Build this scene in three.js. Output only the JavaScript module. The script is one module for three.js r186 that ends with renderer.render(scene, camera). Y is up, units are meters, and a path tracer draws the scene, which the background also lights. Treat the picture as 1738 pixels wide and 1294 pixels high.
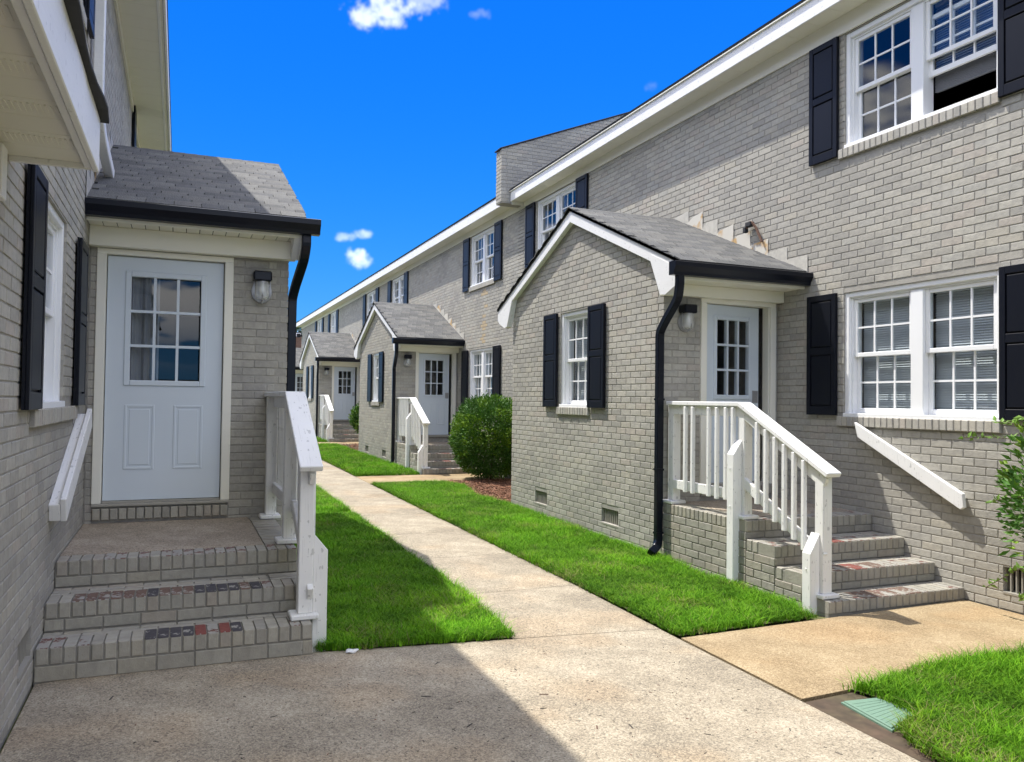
import * as THREE from 'three';
import { mergeGeometries } from 'three/addons/utils/BufferGeometryUtils.js';

// ───────────── camera, sky, sun, exposure ─────────────
const scene = new THREE.Scene();
const EYE = new THREE.Vector3(0, 1.57, 0);
const YAW = 0.39247, PITCH = 0.0241957, ROLL = 0.012659, FPX = 1365.1;
const camera = new THREE.PerspectiveCamera(50.72, 1024 / 762, 0.05, 400);
const FW = new THREE.Vector3(Math.sin(YAW) * Math.cos(PITCH), Math.sin(PITCH), -Math.cos(YAW) * Math.cos(PITCH));
const RT0 = new THREE.Vector3(Math.cos(YAW), 0, Math.sin(YAW));
const UP0 = RT0.clone().cross(FW);
const RT = RT0.clone().multiplyScalar(Math.cos(ROLL)).addScaledVector(UP0, Math.sin(ROLL));
const UPV = RT.clone().cross(FW);
camera.position.copy(EYE); camera.up.copy(UPV); camera.lookAt(EYE.clone().add(FW));
const renderer = new THREE.WebGLRenderer({ antialias: true });
renderer.setSize(1024, 762);
renderer.toneMapping = THREE.LinearToneMapping;
renderer.toneMappingExposure = 2.4;
renderer.shadowMap.enabled = true; renderer.shadowMap.type = THREE.PCFSoftShadowMap;
const SUNDIR = new THREE.Vector3(0.315, -1, 0.415);           // the way sunlight travels
const sun = new THREE.DirectionalLight(new THREE.Color(1, 0.95, 0.87), 2.7);
sun.position.copy(SUNDIR).multiplyScalar(-40).add(new THREE.Vector3(3, 0, -12));
sun.target.position.set(3, 0, -12); sun.castShadow = true; sun.shadow.radius = 1; sun.shadow.mapSize.set(4096, 4096);
Object.assign(sun.shadow.camera, { left: -30, right: 30, top: 30, bottom: -30, near: 1, far: 120 });
scene.add(sun, sun.target);

// ───────────── random numbers and noise ─────────────
function rng(s) { return () => { s = (s + 0x6d2b79f5) | 0; let t = Math.imul(s ^ (s >>> 15), 1 | s); t = (t + Math.imul(t ^ (t >>> 7), 61 | t)) ^ t; return ((t ^ (t >>> 14)) >>> 0) / 4294967296; }; }
const R = rng(20240);
const rr = (a, b) => a + (b - a) * R();
const hash = (x, y, s) => { let h = Math.imul(x | 0, 374761393) ^ Math.imul(y | 0, 668265263) ^ Math.imul(s | 0, 2147483647 - 5 * s); h = Math.imul(h ^ (h >>> 13), 1274126177); return ((h ^ (h >>> 16)) >>> 0) / 4294967296; };
function vn(x, y, p, s) {                                   // value noise, repeats every p cells
  const xi = Math.floor(x), yi = Math.floor(y); let fx = x - xi, fy = y - yi;
  fx = fx * fx * (3 - 2 * fx); fy = fy * fy * (3 - 2 * fy);
  const m = (a) => ((a % p) + p) % p, x0 = m(xi), x1 = m(xi + 1), y0 = m(yi), y1 = m(yi + 1);
  const a = hash(x0, y0, s), b = hash(x1, y0, s), c = hash(x0, y1, s), d = hash(x1, y1, s);
  return a + (b - a) * fx + (c - a) * fy + (a - b - c + d) * fx * fy;
}
function fbm(u, v, p, oct, s) { let t = 0, a = 0.5, n = 0; for (let o = 0; o < oct; o++) { t += a * vn(u * p, v * p, p, s + o); n += a; a *= 0.5; p *= 2; } return t / n; }
const clamp = (x, a = 0, b = 1) => Math.max(a, Math.min(b, x));
const sst = (a, b, x) => { const t = clamp((x - a) / (b - a)); return t * t * (3 - 2 * t); };
const mix = (a, b, t) => a + (b - a) * t;
const toS = (x) => 255 * (x <= 0.0031308 ? 12.92 * x : 1.055 * Math.pow(x, 1 / 2.4) - 0.055);

// ───────────── sky: deep blue with cumulus; out-of-view clouds made denser and brighter for fill light ─────────────
{
  const W = 4096, H = 2048, EX = 1 / renderer.toneMappingExposure, data = new Float32Array(W * H * 4);
  // clouds of the photograph: [pixel x, pixel y, half width, half height, strength]
  const seen = [[650, 14, 52, 33, 1.0], [706, 6, 42, 17, 0.55], [588, 402, 19, 6, 0.6], [617, 398, 15, 7, 0.7], [609, 437, 18, 13, 1.0], [813, 24, 14, 8, 0.22], [1110, 148, 12, 8, 0.22], [508, 566, 9, 14, 0.6]];
  const dir = new THREE.Vector3();
  for (let j = 0; j < H; j++) {
    const el = ((j + 0.5) / H - 0.5) * Math.PI, sy = Math.sin(el), cy = Math.cos(el);
    const e = Math.max(sy, 0), hz = Math.exp(-e * 5.2);
    for (let i = 0; i < W; i++) {
      const az = ((i + 0.5) / W - 0.5) * 2 * Math.PI, k = (j * W + i) * 4;
      let r = mix(0.004, 0.24, hz * hz), g = mix(0.165, 0.62, hz), b = mix(1.0, 1.1, hz);
      if (sy > 0.005) {
        dir.set(Math.cos(az) * cy, sy, Math.sin(az) * cy);
        const q = { d: dir.dot(FW) }; let c = 0, nearView = 0;
        if (q.d > 0.2) {
          const px = 869 + FPX * dir.dot(RT) / q.d, py = 647 - FPX * dir.dot(UPV) / q.d;
          const inX = 1 - sst(0, 900, Math.max(-px, px - 1738)), inY = 1 - sst(0, 420, Math.max(-py, py - 1294));
          nearView = inX * inY;
          for (const [cx, cyy, a, h, st] of seen) {
            const X = (px - cx) / a, Y = (py - cyy) / h, rad = X * X + Y * Y;
            if (rad < 5) { const n = fbm(px / 512 + 3, py / 512 + 3, 16, 5, 7) + 0.45 * fbm(px / 512, py / 512, 64, 3, 91) - 0.22; c = Math.max(c, 0.37 * st * sst(0.2, 1.15, 1.75 * n - 0.06 - 0.36 * rad)); }
          }
        }
        const dens = 1 - nearView;  // unseen clouds beyond the view, cover raised to lift the ambient light
        if (dens > 0.01) {
          const P = 1 / (sy + 0.13), u = dir.x * P * 0.27 + 0.31, v = dir.z * P * 0.27 + 0.77;
          const n = fbm(u, v, 9, 6, 31) * 0.72 + fbm(u, v, 31, 3, 57) * 0.28;
          c = Math.max(c, dens * sst(0.475, 0.575, n) * sst(0.02, 0.12, sy));
        }
        const lit = 2.65; r = mix(r, lit, c); g = mix(g, lit, c); b = mix(b, lit * 1.01, c);
      }
      data[k] = r * EX; data[k + 1] = g * EX; data[k + 2] = b * EX; data[k + 3] = 1;
    }
  }
  const t = new THREE.DataTexture(data, W, H, THREE.RGBAFormat, THREE.FloatType);
  t.mapping = THREE.EquirectangularReflectionMapping; t.magFilter = THREE.LinearFilter; t.minFilter = THREE.LinearFilter; t.needsUpdate = true;
  scene.background = t; scene.environment = t;
}

// ───────────── textures (colour and grain only) ─────────────
function texture(size, metres, f, srgb = true) {            // f(u, v) -> [r, g, b] linear; returns a repeating texture, uv in metres
  const d = new Uint8Array(size * size * 4);
  for (let j = 0; j < size; j++) for (let i = 0; i < size; i++) {
    const c = f(i / size, j / size, i, j), k = (j * size + i) * 4;
    for (let n = 0; n < 3; n++) d[k + n] = srgb ? clamp(toS(clamp(c[n])), 0, 255) : 255 * clamp(c[n]);
    d[k + 3] = 255;
  }
  const t = new THREE.DataTexture(d, size, size, THREE.RGBAFormat);
  t.wrapS = t.wrapT = THREE.RepeatWrapping; t.magFilter = THREE.LinearFilter; t.minFilter = THREE.LinearMipmapLinearFilter; t.generateMipmaps = true;
  if (srgb) t.colorSpace = THREE.SRGBColorSpace;
  t.repeat.set(1 / metres, 1 / metres); t.needsUpdate = true; return t;
}
const g3 = (x) => [x, x, x];
const brickMap = texture(512, 0.7, (u, v) => { const n = fbm(u, v, 24, 5, 3), m = fbm(u, v, 6, 3, 9), s = vn(u * 180, v * 180, 180, 5) > 0.93 ? 0.1 : 0; return [0.76 + 0.30 * n + 0.30 * (m - 0.5) - s, 0.76 + 0.30 * n + 0.29 * (m - 0.5) - s, 0.76 + 0.28 * n + 0.27 * (m - 0.5) - s]; });
const brickBump = texture(512, 0.7, (u, v) => g3(0.6 * fbm(u, v, 40, 4, 13) + 0.4 * fbm(u, v, 130, 2, 17)), false);
const shingleMap = texture(512, 1.0, (u, v) => { const n = vn(u * 250, v * 250, 250, 3), m = fbm(u, v, 12, 4, 2); const x = 0.5 + 0.55 * n + 0.35 * (m - 0.5); return [x, x, x * 0.99]; });
const shingleBump = texture(512, 1.0, (u, v) => g3(vn(u * 250, v * 250, 250, 3)), false);
const paintMap = texture(512, 1.0, (u, v) => { const n = fbm(u, v, 5, 5, 21), f = vn(u * 14, v * 160, 160, 4), ch = fbm(u, v, 40, 3, 66); const x = 0.9 + 0.08 * n + 0.03 * f - (ch > 0.77 ? 0.16 : 0); return [x, x, x * 0.995]; });
const woodMap = texture(512, 1.0, (u, v) => { const n = fbm(u, v, 5, 5, 21), g = vn(u * 190, v * 9, 190, 4), ch = 0.6 * fbm(u, v, 34, 3, 66) + 0.4 * vn(u * 120, v * 30, 120, 8), sp = vn(u * 60, v * 60, 60, 12) > 0.985 ? 0.5 : 0; const x = 0.90 + 0.10 * n - (g > 0.86 ? 0.10 : 0) - (ch > 0.74 ? 0.28 : 0) - sp; return [x, x, x * 0.985]; });
const paintBump = texture(512, 1.0, (u, v) => g3(0.5 * vn(u * 20, v * 220, 220, 4) + 0.5 * fbm(u, v, 40, 3, 66)), false);
function aggregate(base, dark, light, seed, speck) {
  return texture(1024, 1.7, (u, v) => {
    const a = vn(u * 210, v * 210, 210, seed), b = vn(u * 430, v * 430, 430, seed + 1), m = fbm(u, v, 4, 5, seed + 2), p = fbm(u, v, 14, 3, seed + 4);
    let t = clamp(0.5 + (a - 0.5) * 0.55 + (b - 0.5) * 0.7 + (m - 0.5) * 0.6 + (p - 0.5) * 0.35);
    const dk = vn(u * 190 + 7.3, v * 190, 190, seed + 6) > speck + 0.1 * (0.5 - m) ? 0.55 : 0;
    const o = [0, 1, 2].map((n) => mix(t < 0.5 ? mix(dark[n], base[n], t * 2) : mix(base[n], light[n], t * 2 - 1), dark[n] * 0.35, dk));
    return o;
  });
}
const concreteMap = aggregate([0.33, 0.282, 0.205], [0.16, 0.138, 0.105], [0.49, 0.435, 0.335], 41, 0.85);
const concreteWarm = aggregate([0.335, 0.25, 0.14], [0.20, 0.145, 0.08], [0.48, 0.39, 0.25], 71, 0.95);
const concreteBump = texture(1024, 1.7, (u, v) => g3(0.5 * vn(u * 210, v * 210, 210, 41) + 0.5 * vn(u * 430, v * 430, 430, 42)), false);
const soilMap = texture(512, 1.0, (u, v) => { const n = fbm(u, v, 20, 5, 5), m = fbm(u, v, 6, 3, 8); return [0.05 + 0.10 * n, 0.055 + 0.12 * n * (0.6 + 0.6 * m), 0.02 + 0.03 * n]; });
const rustMap = texture(256, 0.5, (u, v) => { const n = sst(0.55, 0.75, fbm(u, v, 4, 4, 77)); return [mix(0.60, 0.52, n), mix(0.575, 0.34, n), mix(0.50, 0.15, n)]; });

// ───────────── materials ─────────────
const std = (o) => { const m = new THREE.MeshStandardMaterial(o); m.side = THREE.FrontSide; return m; };
const lin = (r, g, b) => new THREE.Color().setRGB(r, g, b);
const BR = [0.435, 0.418, 0.37];                          // the beige-grey paint of the brickwork
const tones = [[1, 1, 1], [0.92, 0.915, 0.91], [1.06, 1.055, 1.04], [1.0, 0.955, 0.94], [0.96, 0.97, 0.98], [1.02, 1.0, 0.96], [0.82, 0.82, 0.83]];
const brickTone = tones.map((t) => lin(BR[0] * t[0], BR[1] * t[1], BR[2] * t[2]));
const brickProps = { map: brickMap, bumpMap: brickBump, bumpScale: 0.0024, roughness: 0.84 };
const brickMats = brickTone.map((c) => std({ ...brickProps, color: c }));
const brickInst = std({ ...brickProps, color: 0xffffff });
function worn(bare, amount, seed) { return std({ color: 0xffffff, bumpMap: brickBump, bumpScale: 0.0024, roughness: 0.9, map: texture(256, 0.36, (u, v) => { const n = 0.7 * fbm(u, v, 7, 5, seed) + 0.3 * fbm(u, v, 30, 2, seed + 3), t = sst(amount - 0.02, amount + 0.03, n), k = 0.75 + 0.5 * fbm(u, v, 26, 3, seed + 9); return [0, 1, 2].map((c) => mix(bare[c] * k, BR[c] * 0.74 * (0.85 + 0.3 * k * 0.6), t)); }) }); }
const bareRed = worn([0.20, 0.058, 0.046], 0.66, 201), bareDark = worn([0.06, 0.056, 0.062], 0.64, 211), bareBrown = worn([0.15, 0.095, 0.072], 0.54, 221), bareFleck = worn([0.16, 0.075, 0.06], 0.36, 231), cableBrown = std({ color: lin(0.16, 0.09, 0.06), roughness: 0.8 });
const stepMats = brickTone.map((c) => std({ ...brickProps, color: c.clone().multiply(lin(0.86, 0.85, 0.82)) })), stepMortar = std({ color: lin(0.30, 0.285, 0.25), map: brickMap, bumpMap: brickBump, bumpScale: 0.002, roughness: 0.95 });
const mortar = std({ color: lin(0.36, 0.345, 0.31), map: brickMap, bumpMap: brickBump, bumpScale: 0.002, roughness: 0.95 });
const white = std({ color: lin(0.87, 0.87, 0.86), map: paintMap, bumpMap: paintBump, bumpScale: 0.0008, roughness: 0.5 });
const railWhite = std({ color: lin(0.87, 0.87, 0.86), map: woodMap, bumpMap: woodMap, bumpScale: 0.0014, roughness: 0.6 });
const cream = std({ color: lin(0.82, 0.80, 0.70), bumpMap: paintBump, bumpScale: 0.0006, roughness: 0.55 });
const vinyl = std({ color: lin(0.84, 0.85, 0.85), roughness: 0.35 });
const doorWhite = std({ color: lin(0.635, 0.70, 0.75), roughness: 0.4 });
const navy = new THREE.MeshPhysicalMaterial({ color: lin(0.0065, 0.008, 0.0135), roughness: 0.4, specularIntensity: 0.42 });
const blackMetal = new THREE.MeshPhysicalMaterial({ color: lin(0.0045, 0.0065, 0.013), roughness: 0.3, specularIntensity: 0.5 });
const shingles = std({ color: lin(0.235, 0.232, 0.228), map: shingleMap, bumpMap: shingleBump, bumpScale: 0.003, roughness: 0.95 });
const shingleInst = std({ color: 0xffffff, map: shingleMap, bumpMap: shingleBump, bumpScale: 0.003, roughness: 0.95 });
const shTone = [[0.165, 0.166, 0.163], [0.128, 0.13, 0.129], [0.205, 0.205, 0.196], [0.15, 0.152, 0.153], [0.185, 0.183, 0.174]].map((c) => lin(...c));
const shingleMats = shTone.map((c) => std({ color: c, map: shingleMap, bumpMap: shingleBump, bumpScale: 0.003, roughness: 0.95 }));
const roofEdge = std({ color: lin(0.03, 0.031, 0.034), roughness: 0.9 });
const concrete = std({ color: 0xffffff, map: concreteMap, bumpMap: concreteBump, bumpScale: 0.003, roughness: 0.92, vertexColors: true });
const concreteY = std({ color: 0xffffff, map: concreteWarm, bumpMap: concreteBump, bumpScale: 0.003, roughness: 0.92, vertexColors: true });
const landingMat = std({ color: lin(1.02, 0.99, 1.02), map: concreteMap, bumpMap: concreteBump, bumpScale: 0.003, roughness: 0.92 });
const soil = std({ color: 0xffffff, map: soilMap, roughness: 1 });
const dirt = std({ color: lin(0.85, 0.58, 1.15), map: soilMap, roughness: 1 });
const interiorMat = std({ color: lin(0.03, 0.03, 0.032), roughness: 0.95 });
const curtainMat = std({ color: lin(0.22, 0.23, 0.25), roughness: 0.9 });
const blindMat = std({ color: lin(0.50, 0.53, 0.56), roughness: 0.6 }), blindShaded = std({ color: lin(0.2, 0.21, 0.23), roughness: 0.7 });  // second tone is the same blind darkened, shade put into its colour
const rust = std({ color: 0xffffff, map: rustMap, roughness: 0.6 });
const flashMat = std({ color: lin(0.54, 0.52, 0.46), map: brickMap, bumpMap: brickBump, bumpScale: 0.002, roughness: 0.7 });
const greyMetal = std({ color: lin(0.4, 0.4, 0.41), roughness: 0.45, metalness: 0.7 });
const galv = std({ color: lin(0.34, 0.325, 0.28), roughness: 0.6 });
const glass = new THREE.MeshPhysicalMaterial({ color: lin(0.9, 0.94, 0.95), transmission: 1, thickness: 0, roughness: 0.02, ior: 1.58 });
const jarGlass = new THREE.MeshPhysicalMaterial({ color: lin(0.93, 0.94, 0.92), transmission: 0.7, thickness: 0, roughness: 0.14, ior: 1.5 });
const bark = std({ color: lin(0.09, 0.065, 0.045), roughness: 0.95 });
const leafMat = (r, g, b) => { const m = new THREE.MeshPhysicalMaterial({ color: lin(r, g, b), roughness: 0.55, specularIntensity: 0.5, transmission: 0.3, thickness: 0 }); return m; };

// ───────────── names, things, parts ─────────────
const used = new Map();
function numbered(name, parent) { const k = (parent ? parent.uuid : '') + name, n = used.get(k) || 0; used.set(k, n + 1); return n ? name + '_' + String(n).padStart(3, '0') : name; }
const things = [];
function tag(o, label, category, group, kind) { Object.assign(o.userData, { label, category }); if (group) o.userData.group = group; if (kind) o.userData.kind = kind; return o; }
function thing(name, label, category, base, group) {
  const g = new THREE.Group(); g.name = numbered(name); g.userData.base = base; tag(g, label, category, group); scene.add(g); things.push(g); return g;
}
function sub(name, parent) { const g = new THREE.Group(); g.name = numbered(name, parent); parent.add(g); return g; }
function mesh(name, geo, mat, parent = scene) {
  const m = new THREE.Mesh(Array.isArray(geo) ? mergeGeometries(geo.map(prep)) : geo, mat); m.name = numbered(name, parent === scene ? null : parent);
  m.castShadow = m.receiveShadow = true; parent.add(m); return m;
}
function prep(g) { const n = g.index ? g.toNonIndexed() : g; for (const k of Object.keys(n.attributes)) if (!['position', 'normal', 'uv'].includes(k)) n.deleteAttribute(k); if (!n.attributes.normal) n.computeVertexNormals(); return n.attributes.uv && n.userData.uvok ? n : triUV(n); }
function triUV(g) {                                          // uv in metres, laid on from the side each face looks to
  const p = g.attributes.position, nn = g.attributes.normal, uv = new Float32Array(p.count * 2);
  for (let i = 0; i < p.count; i++) {
    const x = Math.abs(nn.getX(i)), y = Math.abs(nn.getY(i)), z = Math.abs(nn.getZ(i));
    const a = x > y && x > z ? [p.getZ(i), p.getY(i)] : y > z ? [p.getX(i), p.getZ(i)] : [p.getX(i), p.getY(i)];
    uv[i * 2] = a[0]; uv[i * 2 + 1] = a[1];
  }
  g.setAttribute('uv', new THREE.BufferAttribute(uv, 2)); g.userData.uvok = true; return g;
}

// ───────────── shapes ─────────────
const V = (x, y, z) => new THREE.Vector3(x, y, z);
function cbox(w, h, d, c = 0.004) {                          // a box with chamfered edges, centred
  c = Math.min(c, w * 0.3, h * 0.3, d * 0.3);
  const H = [w / 2, h / 2, d / 2], P = (s, a) => [0, 1, 2].map((i) => s[i] * (i === a ? H[i] : H[i] - c)), pos = [];
  const tri = (a, b, q) => { const n = [0, 1, 2].map((i) => (b[(i + 1) % 3] - a[(i + 1) % 3]) * (q[(i + 2) % 3] - a[(i + 2) % 3]) - (b[(i + 2) % 3] - a[(i + 2) % 3]) * (q[(i + 1) % 3] - a[(i + 1) % 3])); const m = [0, 1, 2].reduce((t, i) => t + n[i] * (a[i] + b[i] + q[i]), 0); if (m >= 0) pos.push(...a, ...b, ...q); else pos.push(...a, ...q, ...b); };
  const quad = (a, b, q, r) => { tri(a, b, q); tri(a, q, r); };
  for (let a = 0; a < 3; a++) for (const s of [-1, 1]) { const b = (a + 1) % 3, e = (a + 2) % 3, S = (x, y) => { const v = []; v[a] = s; v[b] = x; v[e] = y; return v; }; quad(P(S(-1, -1), a), P(S(1, -1), a), P(S(1, 1), a), P(S(-1, 1), a)); }
  for (let e = 0; e < 3; e++) { const a = (e + 1) % 3, b = (e + 2) % 3; for (const s of [-1, 1]) for (const t of [-1, 1]) { const S = (q) => { const v = []; v[a] = s; v[b] = t; v[e] = q; return v; }; quad(P(S(-1), a), P(S(-1), b), P(S(1), b), P(S(1), a)); } }
  for (const x of [-1, 1]) for (const y of [-1, 1]) for (const z of [-1, 1]) { const s = [x, y, z]; tri(P(s, 0), P(s, 1), P(s, 2)); }
  const g = new THREE.BufferGeometry(); g.setAttribute('position', new THREE.Float32BufferAttribute(pos, 3)); g.computeVertexNormals(); return g;
}
function bx(x0, x1, y0, y1, z0, z1, c = 0) {
  const w = Math.abs(x1 - x0), h = Math.abs(y1 - y0), d = Math.abs(z1 - z0);
  const g = c ? cbox(w, h, d, c) : new THREE.BoxGeometry(w, h, d); return g.translate((x0 + x1) / 2, (y0 + y1) / 2, (z0 + z1) / 2);
}
function beam(a, b, w, h, side = V(1, 0, 0), c = 0.004) {     // a bar from a to b; w along side, h across
  const t = b.clone().sub(a), L = t.length(); t.normalize(); const s = side.clone().addScaledVector(t, -side.dot(t)).normalize(), u = t.clone().cross(s);
  const g = c ? cbox(w, h, L, c) : new THREE.BoxGeometry(w, h, L);
  return g.applyMatrix4(new THREE.Matrix4().makeBasis(s, u, t).setPosition(a.clone().add(b).multiplyScalar(0.5)));
}
function frameOf(o, u, n) { return { o, u, n, v: V(0, 1, 0), m: new THREE.Matrix4().makeBasis(u, V(0, 1, 0), n).setPosition(o) }; }
function fb(F, u0, u1, v0, v1, n0, n1, c = 0) { return bx(u0, u1, v0, v1, n0, n1, c).applyMatrix4(F.m); }   // a box in a wall's own axes
function poly(F, pts, n0, n1, holes = []) {                  // a flat outline in a wall's axes, from depth n0 to n1
  const s = new THREE.Shape(pts.map((p) => new THREE.Vector2(...p)));
  for (const [a, b, c, d] of holes) s.holes.push(new THREE.Path([[a, c], [a, d], [b, d], [b, c]].map((p) => new THREE.Vector2(...p))));
  return new THREE.ExtrudeGeometry(s, { depth: n1 - n0, bevelEnabled: false }).translate(0, 0, n0).applyMatrix4(F.m);
}
function sweep(pts, bin, w, h) {                             // a rectangular tube along pts; w along bin
  const n = pts.length, rings = [], pos = [];
  for (let i = 0; i < n; i++) {
    const t = pts[Math.min(i + 1, n - 1)].clone().sub(pts[Math.max(i - 1, 0)]).normalize(), q = bin.clone().addScaledVector(t, -bin.dot(t)).normalize(), u = t.clone().cross(q), c = 0.18;
    rings.push([[-1, -1 + c], [-1, 1 - c], [-1 + c, 1], [1 - c, 1], [1, 1 - c], [1, -1 + c], [1 - c, -1], [-1 + c, -1]].map(([a, b]) => pts[i].clone().addScaledVector(q, a * w / 2).addScaledVector(u, b * h / 2)));
  }
  const P = (v) => pos.push(v.x, v.y, v.z);
  for (let i = 0; i < n - 1; i++) for (let k = 0; k < 8; k++) { const a = rings[i][k], b = rings[i][(k + 1) % 8], c = rings[i + 1][(k + 1) % 8], d = rings[i + 1][k]; P(a); P(d); P(c); P(a); P(c); P(b); }
  for (const [r, f] of [[rings[0], 1], [rings[n - 1], -1]]) for (let k = 1; k < 7; k++) { P(r[0]); if (f > 0) { P(r[k]); P(r[k + 1]); } else { P(r[k + 1]); P(r[k]); } }
  const g = new THREE.BufferGeometry(); g.setAttribute('position', new THREE.Float32BufferAttribute(pos, 3)); g.computeVertexNormals(); return g;
}
const curve = (pts, n = 24, t = 0.4) => new THREE.CatmullRomCurve3(pts, false, 'catmullrom', t).getPoints(n);
function project(p) { const d = p.clone().sub(EYE), z = d.dot(FW); return [869 + FPX * d.dot(RT) / z, 647 - FPX * d.dot(UPV) / z, z]; }
const gy = (z) => (z < -4.6 ? 0.0075 * (-z - 4.6) : 0);       // the ground rises very slightly away from the camera

// ───────────── bricks ─────────────
const CH = 0.0677, BL = 0.2033, JT = 0.0085, BLEN = BL - JT, BHT = CH - JT;
function brickGeo(w, h, d, seed, c = 0.0028) {               // front at n = 0, no back
  const q = rng(seed), j = () => (q() - 0.5) * 0.0016, X = w / 2, Y = h / 2, pos = [], uv = [], ou = q() * 3, ov = q() * 3;
  const S = [[-1, -1], [1, -1], [1, 1], [-1, 1]], f = S.map(([a, b]) => [a * (X - c) + j(), b * (Y - c) + j(), j() * 0.4]), e = S.map(([a, b]) => [a * X + j(), b * Y + j(), -c]), k = S.map(([a, b]) => [a * X, b * Y, -d]);
  const quad = (a, b, cc, dd, side) => { for (const p of [a, b, cc, a, cc, dd]) { pos.push(...p); uv.push(...(side === 1 ? [p[2] + ou, p[1] + ov] : side === 2 ? [p[0] + ou, p[2] + ov] : [p[0] + ou, p[1] + ov])); } };
  quad(f[0], f[1], f[2], f[3], 0);
  const order = [0, 1, 3, 2];                                 // bottom, right, left, then top last (its own group)
  for (const i of order) { const n = (i + 1) % 4; quad(e[i], e[n], f[n], f[i], 0); quad(k[i], k[n], e[n], e[i], i % 2 ? 1 : 2); }
  const g = new THREE.BufferGeometry(); g.setAttribute('position', new THREE.Float32BufferAttribute(pos, 3)); g.setAttribute('uv', new THREE.Float32BufferAttribute(uv, 2)); g.computeVertexNormals();
  g.addGroup(0, 42, 0); g.addGroup(42, 12, 1); return g;
}
const plain = (g) => { const c = g.clone(); c.clearGroups(); return c; };
const stretchG = [1, 2, 3, 4].map((s) => plain(brickGeo(BLEN, BHT, 0.09, s * 91)));
const rowG2 = [5, 6, 7, 8].map((s) => brickGeo(BHT, 0.092, 0.2, s * 57, 0.005)), rowG = rowG2.map(plain);
function intervals(a, b, holes, v) { let L = [[a, b]]; for (const [h0, h1, w0, w1] of holes) if (v > w0 - 0.02 && v < w1 + 0.02) L = L.flatMap(([p, q]) => h1 <= p || h0 >= q ? [[p, q]] : [[p, h0], [h1, q]].filter(([s, t]) => t - s > 0.02)); return L; }
const tmpM = new THREE.Matrix4(), tmpS = new THREE.Matrix4(), tmpR = new THREE.Matrix4();
function lay(list, F, v0, v1, lim, holes = [], opt = {}) {    // running bond between lim(v, course) on the frame F
  for (let c = Math.ceil((v0 - 0.02) / CH); c * CH < v1 - 0.02; c++) {
    const y0 = Math.max(c * CH + JT / 2, v0), y1 = Math.min((c + 1) * CH - JT / 2, v1); if (y1 - y0 < 0.012) continue;
    const vm = (y0 + y1) / 2, [a, b] = lim(vm, c); if (b - a < 0.03) continue;
    for (const [p, q] of intervals(a, b, holes, vm)) {
      const ph = (c & 1 ? 0 : BL / 2) + rr(-0.006, 0.006) + (opt.phase || 0);
      for (let k = Math.floor((p - ph) / BL); ph + k * BL < q; k++) {
        const s = Math.max(p, ph + k * BL + JT / 2), e = Math.min(q, ph + (k + 1) * BL - JT / 2); if (e - s < 0.025) continue;
        const m = new THREE.Matrix4().copy(F.m).multiply(tmpM.makeTranslation((s + e) / 2, vm, rr(-0.001, 0.0012)));
        if (R() < 0.5) m.multiply(tmpR.makeRotationZ(Math.PI));
        m.multiply(tmpR.makeRotationFromEuler(new THREE.Euler(rr(-0.008, 0.008), rr(-0.005, 0.005), rr(-0.002, 0.002)))).multiply(tmpS.makeScale((e - s) / BLEN, (y1 - y0) / BHT, 1));
        list.push({ m, n: F.n, w: e - s, tone: toneAt(F, (s + e) / 2, vm) });
      }
    }
  }
}
function toneAt(F, u = 0, v = 0) { let r = R(); if (F) { const n = fbm(u / 9 + 0.37 * F.n.x + 5, v / 9 + 5, 11, 4, 71); if (n > 0.55 && R() < (n - 0.52) * 6) return R() < 0.45 ? 6 : 1; } return r < 0.30 ? 0 : r < 0.45 ? 1 : r < 0.62 ? 2 : r < 0.72 ? 3 : r < 0.84 ? 4 : r < 0.95 ? 5 : 6; }
function setBricks(parent, list, most, mats = brickMats) {                     // the bricks that show largest are parts of their own; the rest one part
  const p = V(0, 0, 0);
  for (const b of list) {
    p.setFromMatrixPosition(b.m); const [x, y, z] = project(p), view = EYE.clone().sub(p), cosv = view.normalize().dot(b.n);
    b.size = z > 0.2 && x > -20 && x < 1758 && y > -20 && y < 1314 && cosv > 0.02 ? b.w * cosv / (z * z) : 0;
  }
  list.sort((a, b) => b.size - a.size);
  let k = 0; for (; k < list.length && k < most && list[k].size > 0; k++) { const b = list[k], o = mesh('brick', stretchG[Math.floor(R() * 4)], mats[b.tone], parent); o.matrix.copy(b.m); o.matrix.decompose(o.position, o.quaternion, o.scale); }
  const rest = list.slice(k); if (!rest.length) return;
  const im = new THREE.InstancedMesh(stretchG[0], brickInst, rest.length); im.name = numbered('brickwork', parent); im.userData.kind = 'stuff'; im.castShadow = im.receiveShadow = true;
  rest.forEach((b, i) => { im.setMatrixAt(i, b.m); im.setColorAt(i, brickTone[b.tone]); }); parent.add(im);
}
function rowlocks(parent, F, u0, u1, v0, name = 'brick', n = 0.0, bare = null, tilt = 0, mats = brickMats) {   // bricks on edge side by side, their ends showing
  const N = Math.max(1, Math.round((u1 - u0) / CH)), st = (u1 - u0) / N;
  for (let i = 0; i < N; i++) {
    const k = Math.floor(R() * 4), top = bare && bare(i / N, i), o = mesh(name, top ? rowG2[k] : rowG[k], top ? [mats[toneAt()], top] : mats[toneAt()], parent);
    const m = new THREE.Matrix4().copy(F.m).multiply(tmpM.makeTranslation(u0 + (i + 0.5) * st, v0 + 0.046, n + rr(-0.002, 0.002))).multiply(tmpR.makeRotationFromEuler(new THREE.Euler(tilt + rr(-0.01, 0.01), 0, rr(-0.012, 0.012)))).multiply(tmpS.makeScale(Math.min(1.06, st / CH), 1, 1));
    m.decompose(o.position, o.quaternion, o.scale);
  }
}
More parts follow.
